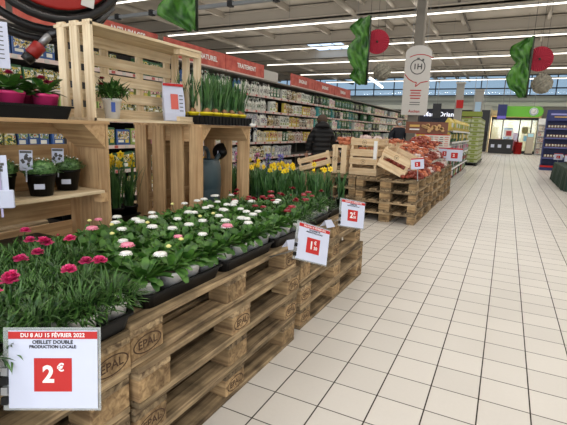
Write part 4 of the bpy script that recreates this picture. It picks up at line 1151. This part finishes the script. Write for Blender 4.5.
# ------------------------------------------------------------------ people
SKIN = plain('skin', (196, 150, 126), .6)
def person(label, loc, rz, h, coat, trousers, hairm, reach, mask=False, hood=None, wide=1.0):
    t = thing('person', label, 'person', loc, rz); s = h/1.73
    # faces +Y in local space
    V = [(0, 0, .95), (0, 0, 1.12), (0, 0, 1.30), (0, 0, 1.44), (0, .02, 1.50), (0, .03, 1.60), (0, .03, 1.665)]
    Rd = [.13, .12, .135, .085, .052, .088, .062]
    E_ = [(0, 1), (1, 2), (2, 3), (3, 4), (4, 5), (5, 6)]
    for sx in (-1, 1):
        k = len(V)
        if reach.get(sx): el, ha = reach[sx]
        else: el, ha = (sx*.27, .02, 1.13), (sx*.28, .12, .90)
        V += [(sx*.18, 0, 1.40), el, ha]; Rd += [.062, .045, .030]; E_ += [(3, k), (k, k+1), (k+1, k+2)]
        V += [(sx*.095, 0, .88), (sx*.10, .03, .50), (sx*.10, 0, .08), (sx*.11, .15, .04)]; Rd += [.092, .062, .042, .035]
        E_ += [(0, k+3), (k+3, k+4), (k+4, k+5), (k+5, k+6)]
    V = [tuple(c*s for c in v) for v in V]; Rd = [r*s for r in Rd]
    skin('body', V, E_, Rd, SKIN, t)
    for sx in (-1, 1):            # hands with separate fingers
        el = Vector(V[8 if sx < 0 else 15]); ha = Vector(V[9 if sx < 0 else 16]); d = (ha-el).normalized(); side = d.cross(Vector((0, 0, 1))).normalized()
        hv = [tuple(ha), tuple(ha+d*.07*s)]; he = [(0, 1)]; hr = [(.026*s, .016*s), (.034*s, .014*s)]
        for f, (o_, ln) in enumerate(((-.027, .062), (-.009, .075), (.009, .078), (.026, .06))):
            b = ha+d*.075*s+side*o_*s; c = b+d*ln*.55*s; e = c+(d*.8+Vector((0, 0, -.5))).normalized()*ln*.5*s
            n = len(hv); hv += [tuple(b), tuple(c), tuple(e)]; hr += [.0095*s, .0085*s, .007*s]; he += [(1, n), (n, n+1), (n+1, n+2)]
        n = len(hv); b = ha+d*.03*s-side*.032*s; hv += [tuple(b), tuple(b+(d-side)*.03*s), tuple(b+(d*1.5-side)*.035*s)]; hr += [.011*s, .010*s, .008*s]; he += [(0, n), (n, n+1), (n+1, n+2)]
        skin('hand', hv, he, hr, SKIN, t, 1)
    # coat: shell around torso and sleeves
    cv = [(0, 0, .72), (0, 0, .95), (0, 0, 1.15), (0, 0, 1.33), (0, 0, 1.43)]; cr = [(.21*wide, .16), (.20*wide, .155), (.185*wide, .145), (.18*wide, .14), (.125, .11)]; ce = [(0, 1), (1, 2), (2, 3), (3, 4)]
    for sx in (-1, 1):
        k = len(cv); el, ha = reach.get(sx) or ((sx*.27, .02, 1.13), (sx*.28, .12, .90)); ha2 = tuple(a+(b-a)*.93 for a, b in zip(el, ha))
        cv += [(sx*.17, 0, 1.385), el, ha2]; cr += [(.095, .095), (.075, .075), (.055, .055)]; ce += [(3, k), (k, k+1), (k+1, k+2)]
    o = skin('coat', [tuple(c*s for c in v) for v in cv], ce, [tuple(c*s for c in r) for r in cr], coat, t)
    tv = [(0, 0, .90)]; tr = [.15]; te = []
    for sx in (-1, 1): k = len(tv); tv += [(sx*.10, 0, .80), (sx*.10, .03, .48), (sx*.10, 0, .12)]; tr += [.11, .085, .07]; te += [(0, k), (k, k+1), (k+1, k+2)]
    skin('trousers', [tuple(c*s for c in v) for v in tv], te, [r*s for r in tr], trousers, t)
    for sx in (-1, 1):
        MB().loft([[(sx*.105+a*.05, .05+b*.15, z) for a, b in ((-1, -.8), (1, -.8), (1, .5), (.6, 1), (-.6, 1), (-1, .5))] for z in (0, .05)]+[[(sx*.105+a*.04, .0+b*.07, .11) for a, b in ((-1, -.8), (1, -.8), (1, .5), (.6, 1), (-.6, 1), (-1, .5))]], INK, Matrix.Diagonal((s, s, s, 1))).build('shoe', t)
    # hair cap
    m = MB(); z0 = 1.615*s; m.ball((0, .012*s, z0), .115*s, hairm, 18, 12, 1.05)
    vs = [v for v in m.v]; m.v = [(x, min(y, .062*s if z < z0+.05*s else y), z) for x, y, z in vs]
    m.build('hair', t)
    f = MB(); y = .118*s
    for sx in (-1, 1): f.ball((sx*.032*s, y-.006, 1.60*s), .011*s, INK, 8, 5)
    f.ball((0, y+.008, 1.575*s), .014*s, SKIN, 8, 6, 1.5); f.box((0, y-.004, 1.535*s), (.045*s, .01, .010*s), plain('lips', (160, 90, 84), .5))
    f.build('face', t)
    for sx in (-1, 1): MB().ball((sx*.09*s, .03*s, 1.59*s), .022*s, SKIN, 8, 6, 1.4).build('ear', t)
    if mask: MB().ball((0, .075*s, 1.55*s), .062*s, plain('mask_blue', (200, 214, 222), .6), 12, 8, .9).build('face_mask', t)
    if hood:
        MB().tube([(.11*math.cos(R(a))*s, (-.03+.10*math.sin(R(a)))*s, (1.47+.03*math.sin(R(-a)))*s) for a in range(160, 381, 20)], .06*s, 8, coat).ball((0, -.075*s, 1.50*s), .10*s, coat, 14, 8, .9).build('hood', t)
    return t
PUFF = corrugated('black_quilted_coat', (17, 17, 20), 'Z', .09, .3, .75)
person('person in a black hooded coat seen from behind, browsing the garden aisle shelves', (-3.22, 7.95, 0), R(35), 1.53, PUFF, plain('dark_trousers', (30, 30, 36), .8), plain('dark_brown_hair', (72, 54, 42), .7, noise=.3, nscale=80),
       {1: ((.30, .12, 1.14), (.38, .34, 1.02))}, hood=True, wide=1.12)
person('person with grey hair, dark coat and light face mask behind the onions', (-3.02, 13.75, 0), R(-150), 1.66, plain('navy_coat', (24, 28, 40), .75), plain('dark_trousers', (30, 30, 36), .8), plain('grey_hair', (150, 140, 132), .7, noise=.2, nscale=80), {}, mask=True)

# ------------------------------------------------------------------ end display with posters, past the onions
t = thing('display_unit', 'end-of-aisle display with potato header picture and white poster board', 'display', (-1.64, 10.36, 0))
MB().box((0, .05, .28), (1.0, .5, .56), SHELF).build('base', t)
MB().box((.13, 0, .90), (.76, .03, .64), plain('poster_white', (214, 208, 196), .6)).build('poster_board', t)
MB().box((-.02, .02, 1.36), (.92, .04, .26), plain('header_brown', (120, 76, 56), .6)).build('header_board', t)
m = MB(); g = random.Random(3)
for k in range(16): m.ball((g.uniform(-.10, .40), -.01, 1.36+g.uniform(-.07, .06)), g.uniform(.035, .05), plain('potato_tan', (206, 164, 112), .6), 10, 6, .8)
m.v = [(x, max(y, -.03), z) for x, y, z in m.v]; m.build('potato_picture', t)
m = MB(); m.box((-.28, -.003, 1.40), (.22, .004, .05), plain('gold_print', (210, 170, 90), .5)); m.box((-.28, -.003, 1.32), (.22, .004, .03), WHITE); m.build('header_print', t)
m = MB(); m.box((-.13, -.018, 1.16), (.18, .004, .10), plain('yellow_panel', (224, 206, 60), .5)); m.build('yellow_heading', t)
m = MB()
for c in range(5):
    for r_ in range(12):
        m.box((0+c*.11, -.018, 1.16-r_*.046), (.085 if (c+r_) % 3 else .06, .003, .014), GR if c % 2 else plain('faded_red', (206, 96, 86), .6))
m.build('table_print', t)
MB().box((.13, -.018, 1.215), (.74, .004, .02), RED).build('red_edge', t)

# shelving with garden sacks running away behind it
rack = None
g = random.Random(21)
for k in range(4):
    y = 10.75+k*1.25; lab = 'low shelving rack of bags along the main aisle, %s from the onions' % nth(k+1)
    if rack is None:
        t = rack = thing('shelving_rack', lab, 'shelf', (-1.55, y, 0), 0, 'low racks along the main aisle')
        MB().box((-.05, .6, .72), (.05, 1.2, 1.42), SHELF).build('back_panel', t); MB().box((.2, .6, .06), (.5, 1.22, .12), LGREY).build('plinth', t)
        for z in (.40, .74, 1.04, 1.30): MB().box((.2, .6, z), (.46, 1.2, .025), SHELF).box((.43, .6, z), (.012, 1.2, .045), WHITE).build('shelf', t)
    else: dup(rack, (-1.55, y, 0), 0, lab)
SACK = {}
def sack(c1, c2):
    if (c1, c2) not in SACK:
        m = MB(); m.loft([[(-.06*d, -.11*w_, z), (.06*d, -.11*w_, z), (.08*d, 0, z), (.06*d, .11*w_, z), (-.06*d, .11*w_, z), (-.08*d, 0, z)] for z, d, w_ in ((0, .9, 1), (.06, 1.15, 1), (.2, 1, 1), (.27, .3, .95), (.29, .25, .95))], cmat(c1), smooth=False)
        m.box((.086, 0, .13), (.012, .14, .1), cmat(c2)); SACK[(c1, c2)] = m.mesh('sack')
    return SACK[(c1, c2)]
RS = ['floor', 'second', 'third', 'fourth', 'top']
for zi, z in enumerate((.125, .415, .755, 1.055, 1.315)):
    for i in range(20):
        y = 10.87+i*.248; c = [('red', 'white'), ('green', 'red'), ('silver', 'pink'), ('green', 'yellow'), ('yellow', 'lime')][zi] if i % 3 else ('white', 'green')
        if zi >= 3 and i % 3 == 0: c = ('yellow', 'white')
        if zi == 0 and i % 2: c = ('dark', 'lime')
        o = bpy.data.objects.new('sack', sack(*c)); COL.objects.link(o); o.location = (-1.22-g.uniform(0, .05), y, z); o.rotation_euler = (0, 0, g.uniform(-.1, .1))
        tag(o, '%s and %s sack on the %s level of the low racks, %s from onions' % (c[0], c[1], RS[zi], nth(i+1)), 'sack', 'sacks on the low racks')

# stack of green-white cartons
GBOX = plain('carton_green', (128, 142, 56), .6, obj_rand=.1); WBX = plain('carton_white', (178, 184, 150), .6, obj_rand=.06)
m = MB(); m.box((0, 0, .085), (.36, .60, .17), WBX, bev=.004); m.box((0, 0, .135), (.364, .604, .055), GBOX); m.box((0, -.303, .06), (.16, .004, .07), GBOX); gm = m.mesh('carton')
bt = thing('display_pallet', 'black plastic pallet carrying the tall block of green cartons', 'pallet', (-1.38, 21.2, 0))
MB().box((0, 0, .10), (.82, 4.0, .04), BLACKP).build('deck', bt)
for x in (-.33, 0, .33): MB().box((x, 0, .04), (.1, 3.96, .08), BLACKP).build('runner', bt)
for zi in range(10):
    for yi in range(6):
        for xi in range(2):
            if zi == 9 and g.random() < .3: continue
            o = bpy.data.objects.new('carton', gm); COL.objects.link(o); o.location = (-1.57+xi*.375+g.uniform(-.008, .008), 19.6+yi*.625, .122+zi*.18)
            tag(o, 'green and white carton, layer %s up, %s row back, %s side' % (nth(zi+1), nth(yi+1), ('shelf', 'aisle')[xi]), 'carton', 'green cartons stacked by the far aisle')
tag(MB().box((-1.38, 19.55, 2.06), (.74, .5, .2), GBOX, bev=.01).build('top_carton'), 'larger olive carton crowning the green carton block', 'carton')

# blue confectionery display
NAVY = plain('display_blue', (34, 44, 104), .45)
t = thing('display_stand', 'tall blue confectionery display stand with red base, right of the aisle', 'display', (1.70, 19.6, 0))
MB().box((0, .2, 1.05), (.9, .04, 2.1), NAVY).build('back_panel', t); MB().box((-.44, 0, 1.0), (.03, .45, 2.0), NAVY).build('side_panel', t); MB().box((.44, 0, 1.0), (.03, .45, 2.0), NAVY).build('side_panel', t)
MB().box((0, -.02, .09), (.94, .5, .18), NAVY).box((0, -.275, .15), (.94, .012, .07), RED).build('base', t)
MB().box((0, -.1, 2.05), (.92, .10, .42), NAVY, bev=.02).build('header', t)
m = MB(); m.box((-.08, -.155, 2.1), (.5, .006, .06), plain('pale_violet', (150, 150, 210), .5)).box((0, -.155, 2.0), (.42, .006, .035), plain('gold_print', (210, 170, 90), .5)).box((.32, -.155, 2.04), (.12, .006, .2), WHITE); m.build('header_print', t)
for z in (.45, .85, 1.2, 1.55): MB().box((0, -.02, z), (.86, .42, .02), NAVY).box((0, -.23, z+.01), (.86, .008, .05), plain('display_edge', (90, 96, 150), .5)).build('shelf', t)
EGG = MB(); EGG.box((0, 0, .07), (.085, .06, .14), cmat('brown')); EGG.ball((0, -.035, .09), .032, cmat('white'), 8, 6, 1.3); EGG.box((0, -.032, .025), (.07, .004, .03), cmat('purple')); em = EGG.mesh('chocolate_box')
for zi, z in enumerate((.46, .86, 1.21, 1.56)):
    for i in range(8):
        o = bpy.data.objects.new('chocolate_box', em); COL.objects.link(o); o.location = (1.36+i*.098, 19.44, z)
        tag(o, 'small brown chocolate egg box on blue stand, %s shelf up, %s from left' % (nth(zi+1), nth(i+1)), 'chocolate box', 'chocolate boxes on the blue stand')
# green cloth covered platform
GCL = plain('dark_green_cloth', (38, 58, 48), .85, noise=.15, nscale=6)
t = thing('display_table', 'low platform wrapped in dark green pleated cloth at the right edge', 'table', (1.34, 12.0, 0))
m = MB(); n = 90; ring0 = []; ring1 = []
W_, L_, H_ = 1.1, 3.3, .52
pts = []
for i in range(n):
    u = i/n*(2*(W_+L_))
    if u < W_: p = (u, 0, 0, -1)
    elif u < W_+L_: p = (W_, u-W_, 1, 0)
    elif u < 2*W_+L_: p = (W_-(u-W_-L_), L_, 0, 1)
    else: p = (0, L_-(u-2*W_-L_), -1, 0)
    pts.append(p)
for zz, am in ((0, .035), (.25, .022), (.5, .006), (H_, 0)):
    ring0.append([(x+nx*am*(1+math.sin(i*1.9)), y+ny*am*(1+math.sin(i*1.9)), zz) for i, (x, y, nx, ny) in enumerate(pts)])
m.loft(ring0, GCL, smooth=False); m.build('cloth_cover', t)
t = thing('display_stand', 'dark olive stand of gift packs on the green cloth platform', 'display', (1.92, 14.6, .522))
MB().box((0, .2, .75), (.7, .04, 1.5), plain('olive_brown', (74, 62, 36), .7)).build('back_panel', t)
for z in (.02, .4, .8, 1.2): MB().box((0, 0, z), (.7, .4, .03), plain('olive_brown', (74, 62, 36), .7)).build('shelf', t)
for zi, z in enumerate((.038, .418, .818, 1.218)):
    for i in range(5):
        o = bpy.data.objects.new('gift_pack', item_mesh('product_pouch', ('yellow', 'brown', 'lime')[i % 3], 'green')); COL.objects.link(o); o.location = (1.66+i*.13, 14.5, .522+z); o.rotation_euler = (0, 0, R(-90))
        tag(o, '%s gift pack on the olive stand, %s shelf up, %s from left' % (('yellow', 'brown', 'lime')[i % 3], nth(zi+1), nth(i+1)), 'gift pack', 'gift packs on the olive stand')
small_sign('white price card left on the green platform corner', (1.40, 15.1, .522+.17), R(-5), 1.1, 0, .07)
small_sign('white price card right on the green platform', (1.58, 14.2, .522+.17), R(-5), 1.1, 0, .07)

# ------------------------------------------------------------------ far end: checkout, kiosk, shop fronts
DK = plain('counter_black', (24, 24, 26), .4)
t = thing('checkout_counter', 'long black checkout counter with three white notices, at far end', 'counter', (-.38, 34.9, 0))
MB().box((0, 0, .48), (1.55, .6, .96), DK, bev=.02).build('body', t); MB().box((0, 0, .98), (1.65, .7, .05), GR).build('worktop', t)
for x in (-.5, -.05, .52): MB().box((x, -.305, .52), (.22, .006, .22), PAPER).build('notice', t)
t = thing('sales_terminal', 'white sales screen on the black checkout counter', 'screen', (.05, 34.9, 1.005))
MB().box((0, 0, .02), (.25, .2, .04), LGREY).box((0, .03, .15), (.05, .04, .25), LGREY).build('stand', t); MB().box((0, -.0, .42), (.55, .05, .5), WHITE).build('casing', t); MB().box((.0, -.03, .42), (.34, .006, .34), plain('poster_mix', (180, 60, 60), .5)).build('screen', t)
t = thing('basket_stack', 'stack of red shopping baskets beside the black counter', 'basket', (.74, 35.0, 0))
for k in range(5):
    MB().lathe([(.20, 0), (.24, .18), (.25, .18), (.25, .2), (.23, .2), (.19, .02), (.001, .02)], 16, RED, sx=1.1, sy=.85).build('basket', t, (0, 0, k*.16))
t = thing('ticket_kiosk', 'beige freestanding service kiosk beside the red baskets', 'kiosk', (1.42, 35, 0))
BEI = plain('kiosk_beige', (188, 178, 158), .6)
MB().box((0, 0, .04), (.5, .45, .08), GR).build('foot', t); MB().box((0, 0, .62), (.44, .36, 1.1), BEI, bev=.03).build('cabinet', t); MB().box((0, -.05, 1.32), (.44, .12, .34), BEI, Matrix.Rotation(0, 4, 'X'), bev=.02).build('head', t)
MB().box((0, -.115, 1.34), (.34, .006, .22), plain('screen_teal', (150, 190, 196), .3, emit=.4)).build('screen', t)
# glazed shop
t = thing('glazed_shop', 'glazed shop front with dark frame under the green sign', 'shop', (.35, 36.6, 0))
DF = plain('frame_black', (26, 28, 34), .4)
f = MB(); f.box((0, 0, 2.5), (3.1, .15, .18), DF).box((0, 0, .1), (3.1, .15, .2), DF)
for x in (-1.5, -.75, .35, 1.1, 1.5): f.box((x, 0, 1.25), (.07, .12, 2.5), DF)
f.build('frame', t); MB().box((0, .02, 1.3), (3.0, .01, 2.3), GLASS).build('glass', t)
INT = plain('shop_interior_wall', (210, 196, 160), .8)
MB().box((0, 2.4, 1.6), (3.4, .1, 3.2), INT).box((-1.65, 1.3, 1.6), (.08, 2.4, 3.2), INT).box((1.65, 1.3, 1.6), (.08, 2.4, 3.2), INT).box((0, 1.3, 2.75), (3.4, 2.4, .08), INT).build('interior', t)
l = area('shop_interior_lamp', (.35, 37.8, 2.65), 2.4, 1.2, 120)
for k, (x, z, a, b, c) in enumerate([(-.35, 1.35, .6, 1.0, WHITE), (.2, 1.2, .4, .6, RED), (.75, 1.7, .4, .5, plain('poster_yellow', (220, 190, 110), .6)), (.9, 1.1, .35, .4, plain('screen_teal', (150, 190, 196), .3))]):
    MB().box((x, .35+.2*k, z), (a, .03, b), c).build('poster', t)
tag(MB().box((.0, 37.9, .5), (1.6, .5, 1.0), RED, bev=.02).build('shop_counter'), 'red counter inside the glazed shop', 'counter')
t = thing('shop_sign', 'long green shop sign with round white clock at its right end', 'sign', (.73, 35.9, 2.98))
GRN = plain('sign_green', (98, 170, 50), .5, emit=.25)
prof = [(-1.2, -.37), (.95, -.37)]+[(.95+.37*math.cos(R(a)), .37*math.sin(R(a))) for a in range(-75, 90, 15)]+[(-1.2, .37)]
MB().prism(prof, -.1, .1, GRN, M_).build('panel', t); MB().box((-.9, 0, 1.94), (.03, .03, 3.16), STEEL).box((.7, 0, 1.94), (.03, .03, 3.16), STEEL).build('hanger', t)
MB().lathe([(.001, .14), (.26, .14), (.28, .12), (.28, .08)], 28, WHITE, Ry).build('clock_face', t)
m = arc_strip(.0, 0, .23, 0, 360, .03, plain('clock_teal', (70, 150, 160), .5), -.145); m.box((.04, -.147, .06), (.02, .004, .18), GR, Matrix.Rotation(R(30), 4, 'Y')); m.box((0, -.147, -.05), (.1, .004, .02), GR); m.build('clock_hands', t)
for o in [c for c in COL.objects if c.parent == t and c.name.startswith('clock')]: o.location = (.72, 0, 0)
tag(MB().box((-.55, 35.5, 2.95), (.6, .10, 1.0), NAVY).box((-.55, 35.44, 2.55), (.56, .01, .2), plain('violet_print', (120, 110, 220), .5)).box((-.55, 35.5, 4.97), (.03, .03, 3.06), STEEL).build('hanging_banner'), 'dark blue hanging banner at the left end of the green sign', 'banner')
# dark fascia band and side walls of the mall
struct(MB().box((-10, 37.2, 1.6), (17.2, .3, 3.2), plain('mall_wall_dark', (64, 62, 64), .7)).build('wall_mall'))
struct(MB().box((-10, 37.0, 3.28), (17.4, .2, .35), plain('fascia_pale', (196, 200, 190), .6)).build('trim_fascia_left'))
struct(MB().box((7.7, 37.2, 1.7), (11.3, .3, 3.4), plain('mall_wall_grey', (120, 118, 112), .7)).build('wall_mall_right'))
struct(MB().box((3, 37.0, 3.55), (12, .2, .25), plain('fascia_pale', (196, 200, 190), .6)).build('trim_fascia_right'))
t = thing('shop_sign', 'dark navy jeweller sign with white lettering beyond the onions', 'sign', (-4.92, 35.9, 2.62))
MB().box((0, 0, 0), (2.8, .1, 1.0), plain('jeweller_navy', (14, 18, 40), .5)).build('panel', t); MB().box((-1.3, 0, 2.19), (.03, .03, 3.38), STEEL).box((1.3, 0, 2.19), (.03, .03, 3.38), STEEL).build('hanger', t)
text('Marc Orian', .46, plain('lit_letter_white', (236, 240, 255), .4, emit=.8), t, (0, -.07, .08), .02, depth=.01)
for (x, z, a, b, c, lab) in [(-5.05, 2.95, .62, 1.1, DF, 'black hanging panel hiding the middle of the jeweller lettering'), (-2.55, 2.55, 1.0, .8, plain('dark_red_panel', (120, 26, 28), .5), 'dark red shop panel left of the white column'),
                             (-1.75, 2.3, .85, 1.5, DF, 'black panel between the slim column and the green sign')]:
    tag(MB().box((x, 35.6 if c is DF else 36.2, z), (a, .06, b), c).box((x, 35.6 if c is DF else 36.2, (z+b/2+6.5)/2), (.03, .03, 6.5-z-b/2), STEEL).build('hanging_sign'), lab, 'sign')
for i, (x, y, w_, lab) in enumerate([(-1.78, 18, .26, 'slim white square column right of the sign board'), (-1.62, 26.5, .42, 'pale column behind the green cartons with a blue panel')]):
    t = thing('column', lab, 'column', (x, y, 0)); hh = (3.1, 3.6)[i]; MB().box((0, 0, hh/2), (w_, w_, hh), plain('column_white', (160, 158, 152), .7), bev=.02).build('shaft', t)
    MB().box((0, 0, hh+.03), (w_+.06, w_+.06, .06), LGREY).build('capital', t)
    if i: MB().box((0, -w_/2-.01, 2.6), (.3, .02, .8), plain('pale_blue_panel', (170, 200, 226), .5)).build('blue_panel', t)
    else: tag(MB().box((x+.05, y-.16, 2.35), (.24, .03, .3), RED).build('small_red_sign'), 'small red square sign on the slim white column', 'sign')
# red/white shelving right of the kiosk
t = thing('shelving_unit', 'white and red stocked shelving between kiosk and blue stand', 'shelf', (2.35, 35.2, 0))
MB().box((0, .2, 1.25), (1.1, .05, 2.5), WHITE).build('back_panel', t)
for z in (.1, .5, .9, 1.3, 1.7, 2.1): MB().box((0, 0, z), (1.1, .4, .03), WHITE).build('shelf', t)
for zi, z in enumerate((.12, .52, .92, 1.32, 1.72)):
    for i in range(5):
        o = bpy.data.objects.new('product_box', item_mesh('product_box', ('red', 'cream', 'brown')[(i+zi) % 3], 'white')); COL.objects.link(o); o.location = (1.95+i*.2, 35.1, z); o.rotation_euler = (0, 0, R(-90)); o.scale = (1, 1.6, 1.4)
        tag(o, '%s box on the white shelving by the kiosk, %s shelf up, %s along' % (('red', 'cream', 'brown')[(i+zi) % 3], nth(zi+1), nth(i+1)), 'product', 'boxes on the shelving by the kiosk')

# ------------------------------------------------------------------ hanging decorations
LG = leafmat('shiny_leaf_green', (24, 70, 20), (76, 128, 44), 9, .45, .05); LE = plain('leaf_edge_dark', (30, 40, 24), .5)
def leaf_banner(label, x, y, z0, z1, wd, rz, seed, side=1):
    """crinkled green leaf of film: one straight dark edge, one lobed edge"""
    g = random.Random(seed); t = thing('leaf_decoration', label, 'decoration', (x, y, (z0+z1)/2), rz, 'hanging leaf decorations'); H = z1-z0; n = 36; nu = 10
    def width(v): return wd*(.62+.38*abs(math.sin(v*math.pi*2.2+.4+seed)))*(.35+.65*min(1, v*6))*(.5+.5*min(1, (1-v)*8))
    front = []; back = []
    for i in range(n+1):
        v = i/n
        for k in range(nu+1):
            u = k/nu; xx = side*(wd/2-width(v)*u); yy = .05*math.sin(u*7+v*9+seed)+.03*math.sin(u*17-v*23)+.06*u
            front.append((xx, yy, -H/2+v*H-.08*u*H*math.sin(v*8)*.3)); back.append((xx, yy+.012, front[-1][2]))
    m = MB(); fs = []; q = nu+1; N_ = len(front)
    for i in range(n):
        for k in range(nu):
            a = i*q+k; fs.append((a, a+1, a+q+1, a+q)); fs.append((N_+a, N_+a+q, N_+a+q+1, N_+a+1))
    for i in range(n):
        for k in (0, nu): a = i*q+k; fs.append((a, a+q, N_+a+q, N_+a))
    m.add(front+back, fs, LG, True); m.build('leaf', t)
    MB().tube([(side*(wd/2+.01), .02, -H/2), (side*(wd/2+.01), .02, H/2)], .022, 6, LE).build('midrib', t)
    MB().tube([(side*(wd/2+.01), .02, H/2), (side*(wd/2+.01), .02, ZC-(z0+z1)/2)], .004, 4, GR).build('string', t)
leaf_banner('green crinkled leaf decoration hanging beside the left red paper fan', -2.62, 8.0, 2.08, 3.27, .38, R(15), 1)
leaf_banner('green crinkled leaf decoration hanging beside the right red paper fan', .03, 8.5, 1.88, 2.86, .32, R(5), 2)
leaf_banner('green leaf decoration cut by the top edge at upper left', -3.42, 4.0, 2.28, 3.3, .42, R(35), 3)
FANR = plain('fan_paper_red', (166, 42, 62), .75); HONEY = plain('speckled_grey_paper', (130, 126, 112), .8, noise=.9, nscale=26)
def fan(label, x, y, z, r, rz):
    t = thing('paper_fan', label, 'decoration', (x, y, z), rz, 'hanging paper decorations'); n = 72; m = MB(); vs = [(0, -.01, 0), (0, .01, 0)]; fs = []
    for i in range(n): a = 2*math.pi*i/n; d = .012*(1 if i % 2 else -1); vs += [(r*math.cos(a), d-.004, r*math.sin(a)), (r*math.cos(a), d+.004, r*math.sin(a))]
    for i in range(n): j = (i+1) % n; fs += [(0, 2+2*i, 2+2*j), (1, 3+2*j, 3+2*i), (2+2*i, 3+2*i, 3+2*j, 2+2*j)]
    m.add(vs, fs, FANR); m.build('fan', t); MB().lathe([(.02, -.02), (.02, .02)], 10, LE, Ry).build('centre', t)
    MB().tube([(0, 0, r), (0, 0, ZC-z)], .003, 4, GR).build('string', t)
fan('left red round paper fan hanging by the sign column', -2.32, 8.2, 2.85, .215, R(15))
fan('right red round paper fan hanging near the right edge', .33, 8.7, 2.52, .20, R(0))
def ball(label, x, y, z, r):
    t = thing('paper_ball', label, 'decoration', (x, y, z), 0, 'hanging paper decorations'); m = MB(); m.ball((0, 0, 0), r, HONEY, 20, 14)
    m.v = [tuple(Vector(v)*(1+.10*math.sin(i*2.4))) for i, v in enumerate(m.v)]
    m.sm = [False]*len(m.sm); m.build('ball', t); MB().tube([(0, 0, r), (0, 0, ZC-z)], .003, 4, GR).build('string', t)
ball('grey speckled paper ball under the left red fan', -2.35, 8.8, 2.40, .165)
ball('grey speckled paper ball under the right red fan', .44, 9.2, 2.17, .165)
t = thing('security_camera_dome', 'small dark dome camera hanging from the roof near upper centre', 'camera', (-2.4, 9.0, 4.9))
MB().lathe([(.001, -.14), (.09, -.11), (.12, -.03), (.12, .03), (.06, .06), (.001, .06)], 16, plain('dome_grey', (110, 104, 94), .4)).build('dome', t); MB().tube([(0, 0, .05), (0, 0, 1.6)], .015, 6, LGREY).build('rod', t)
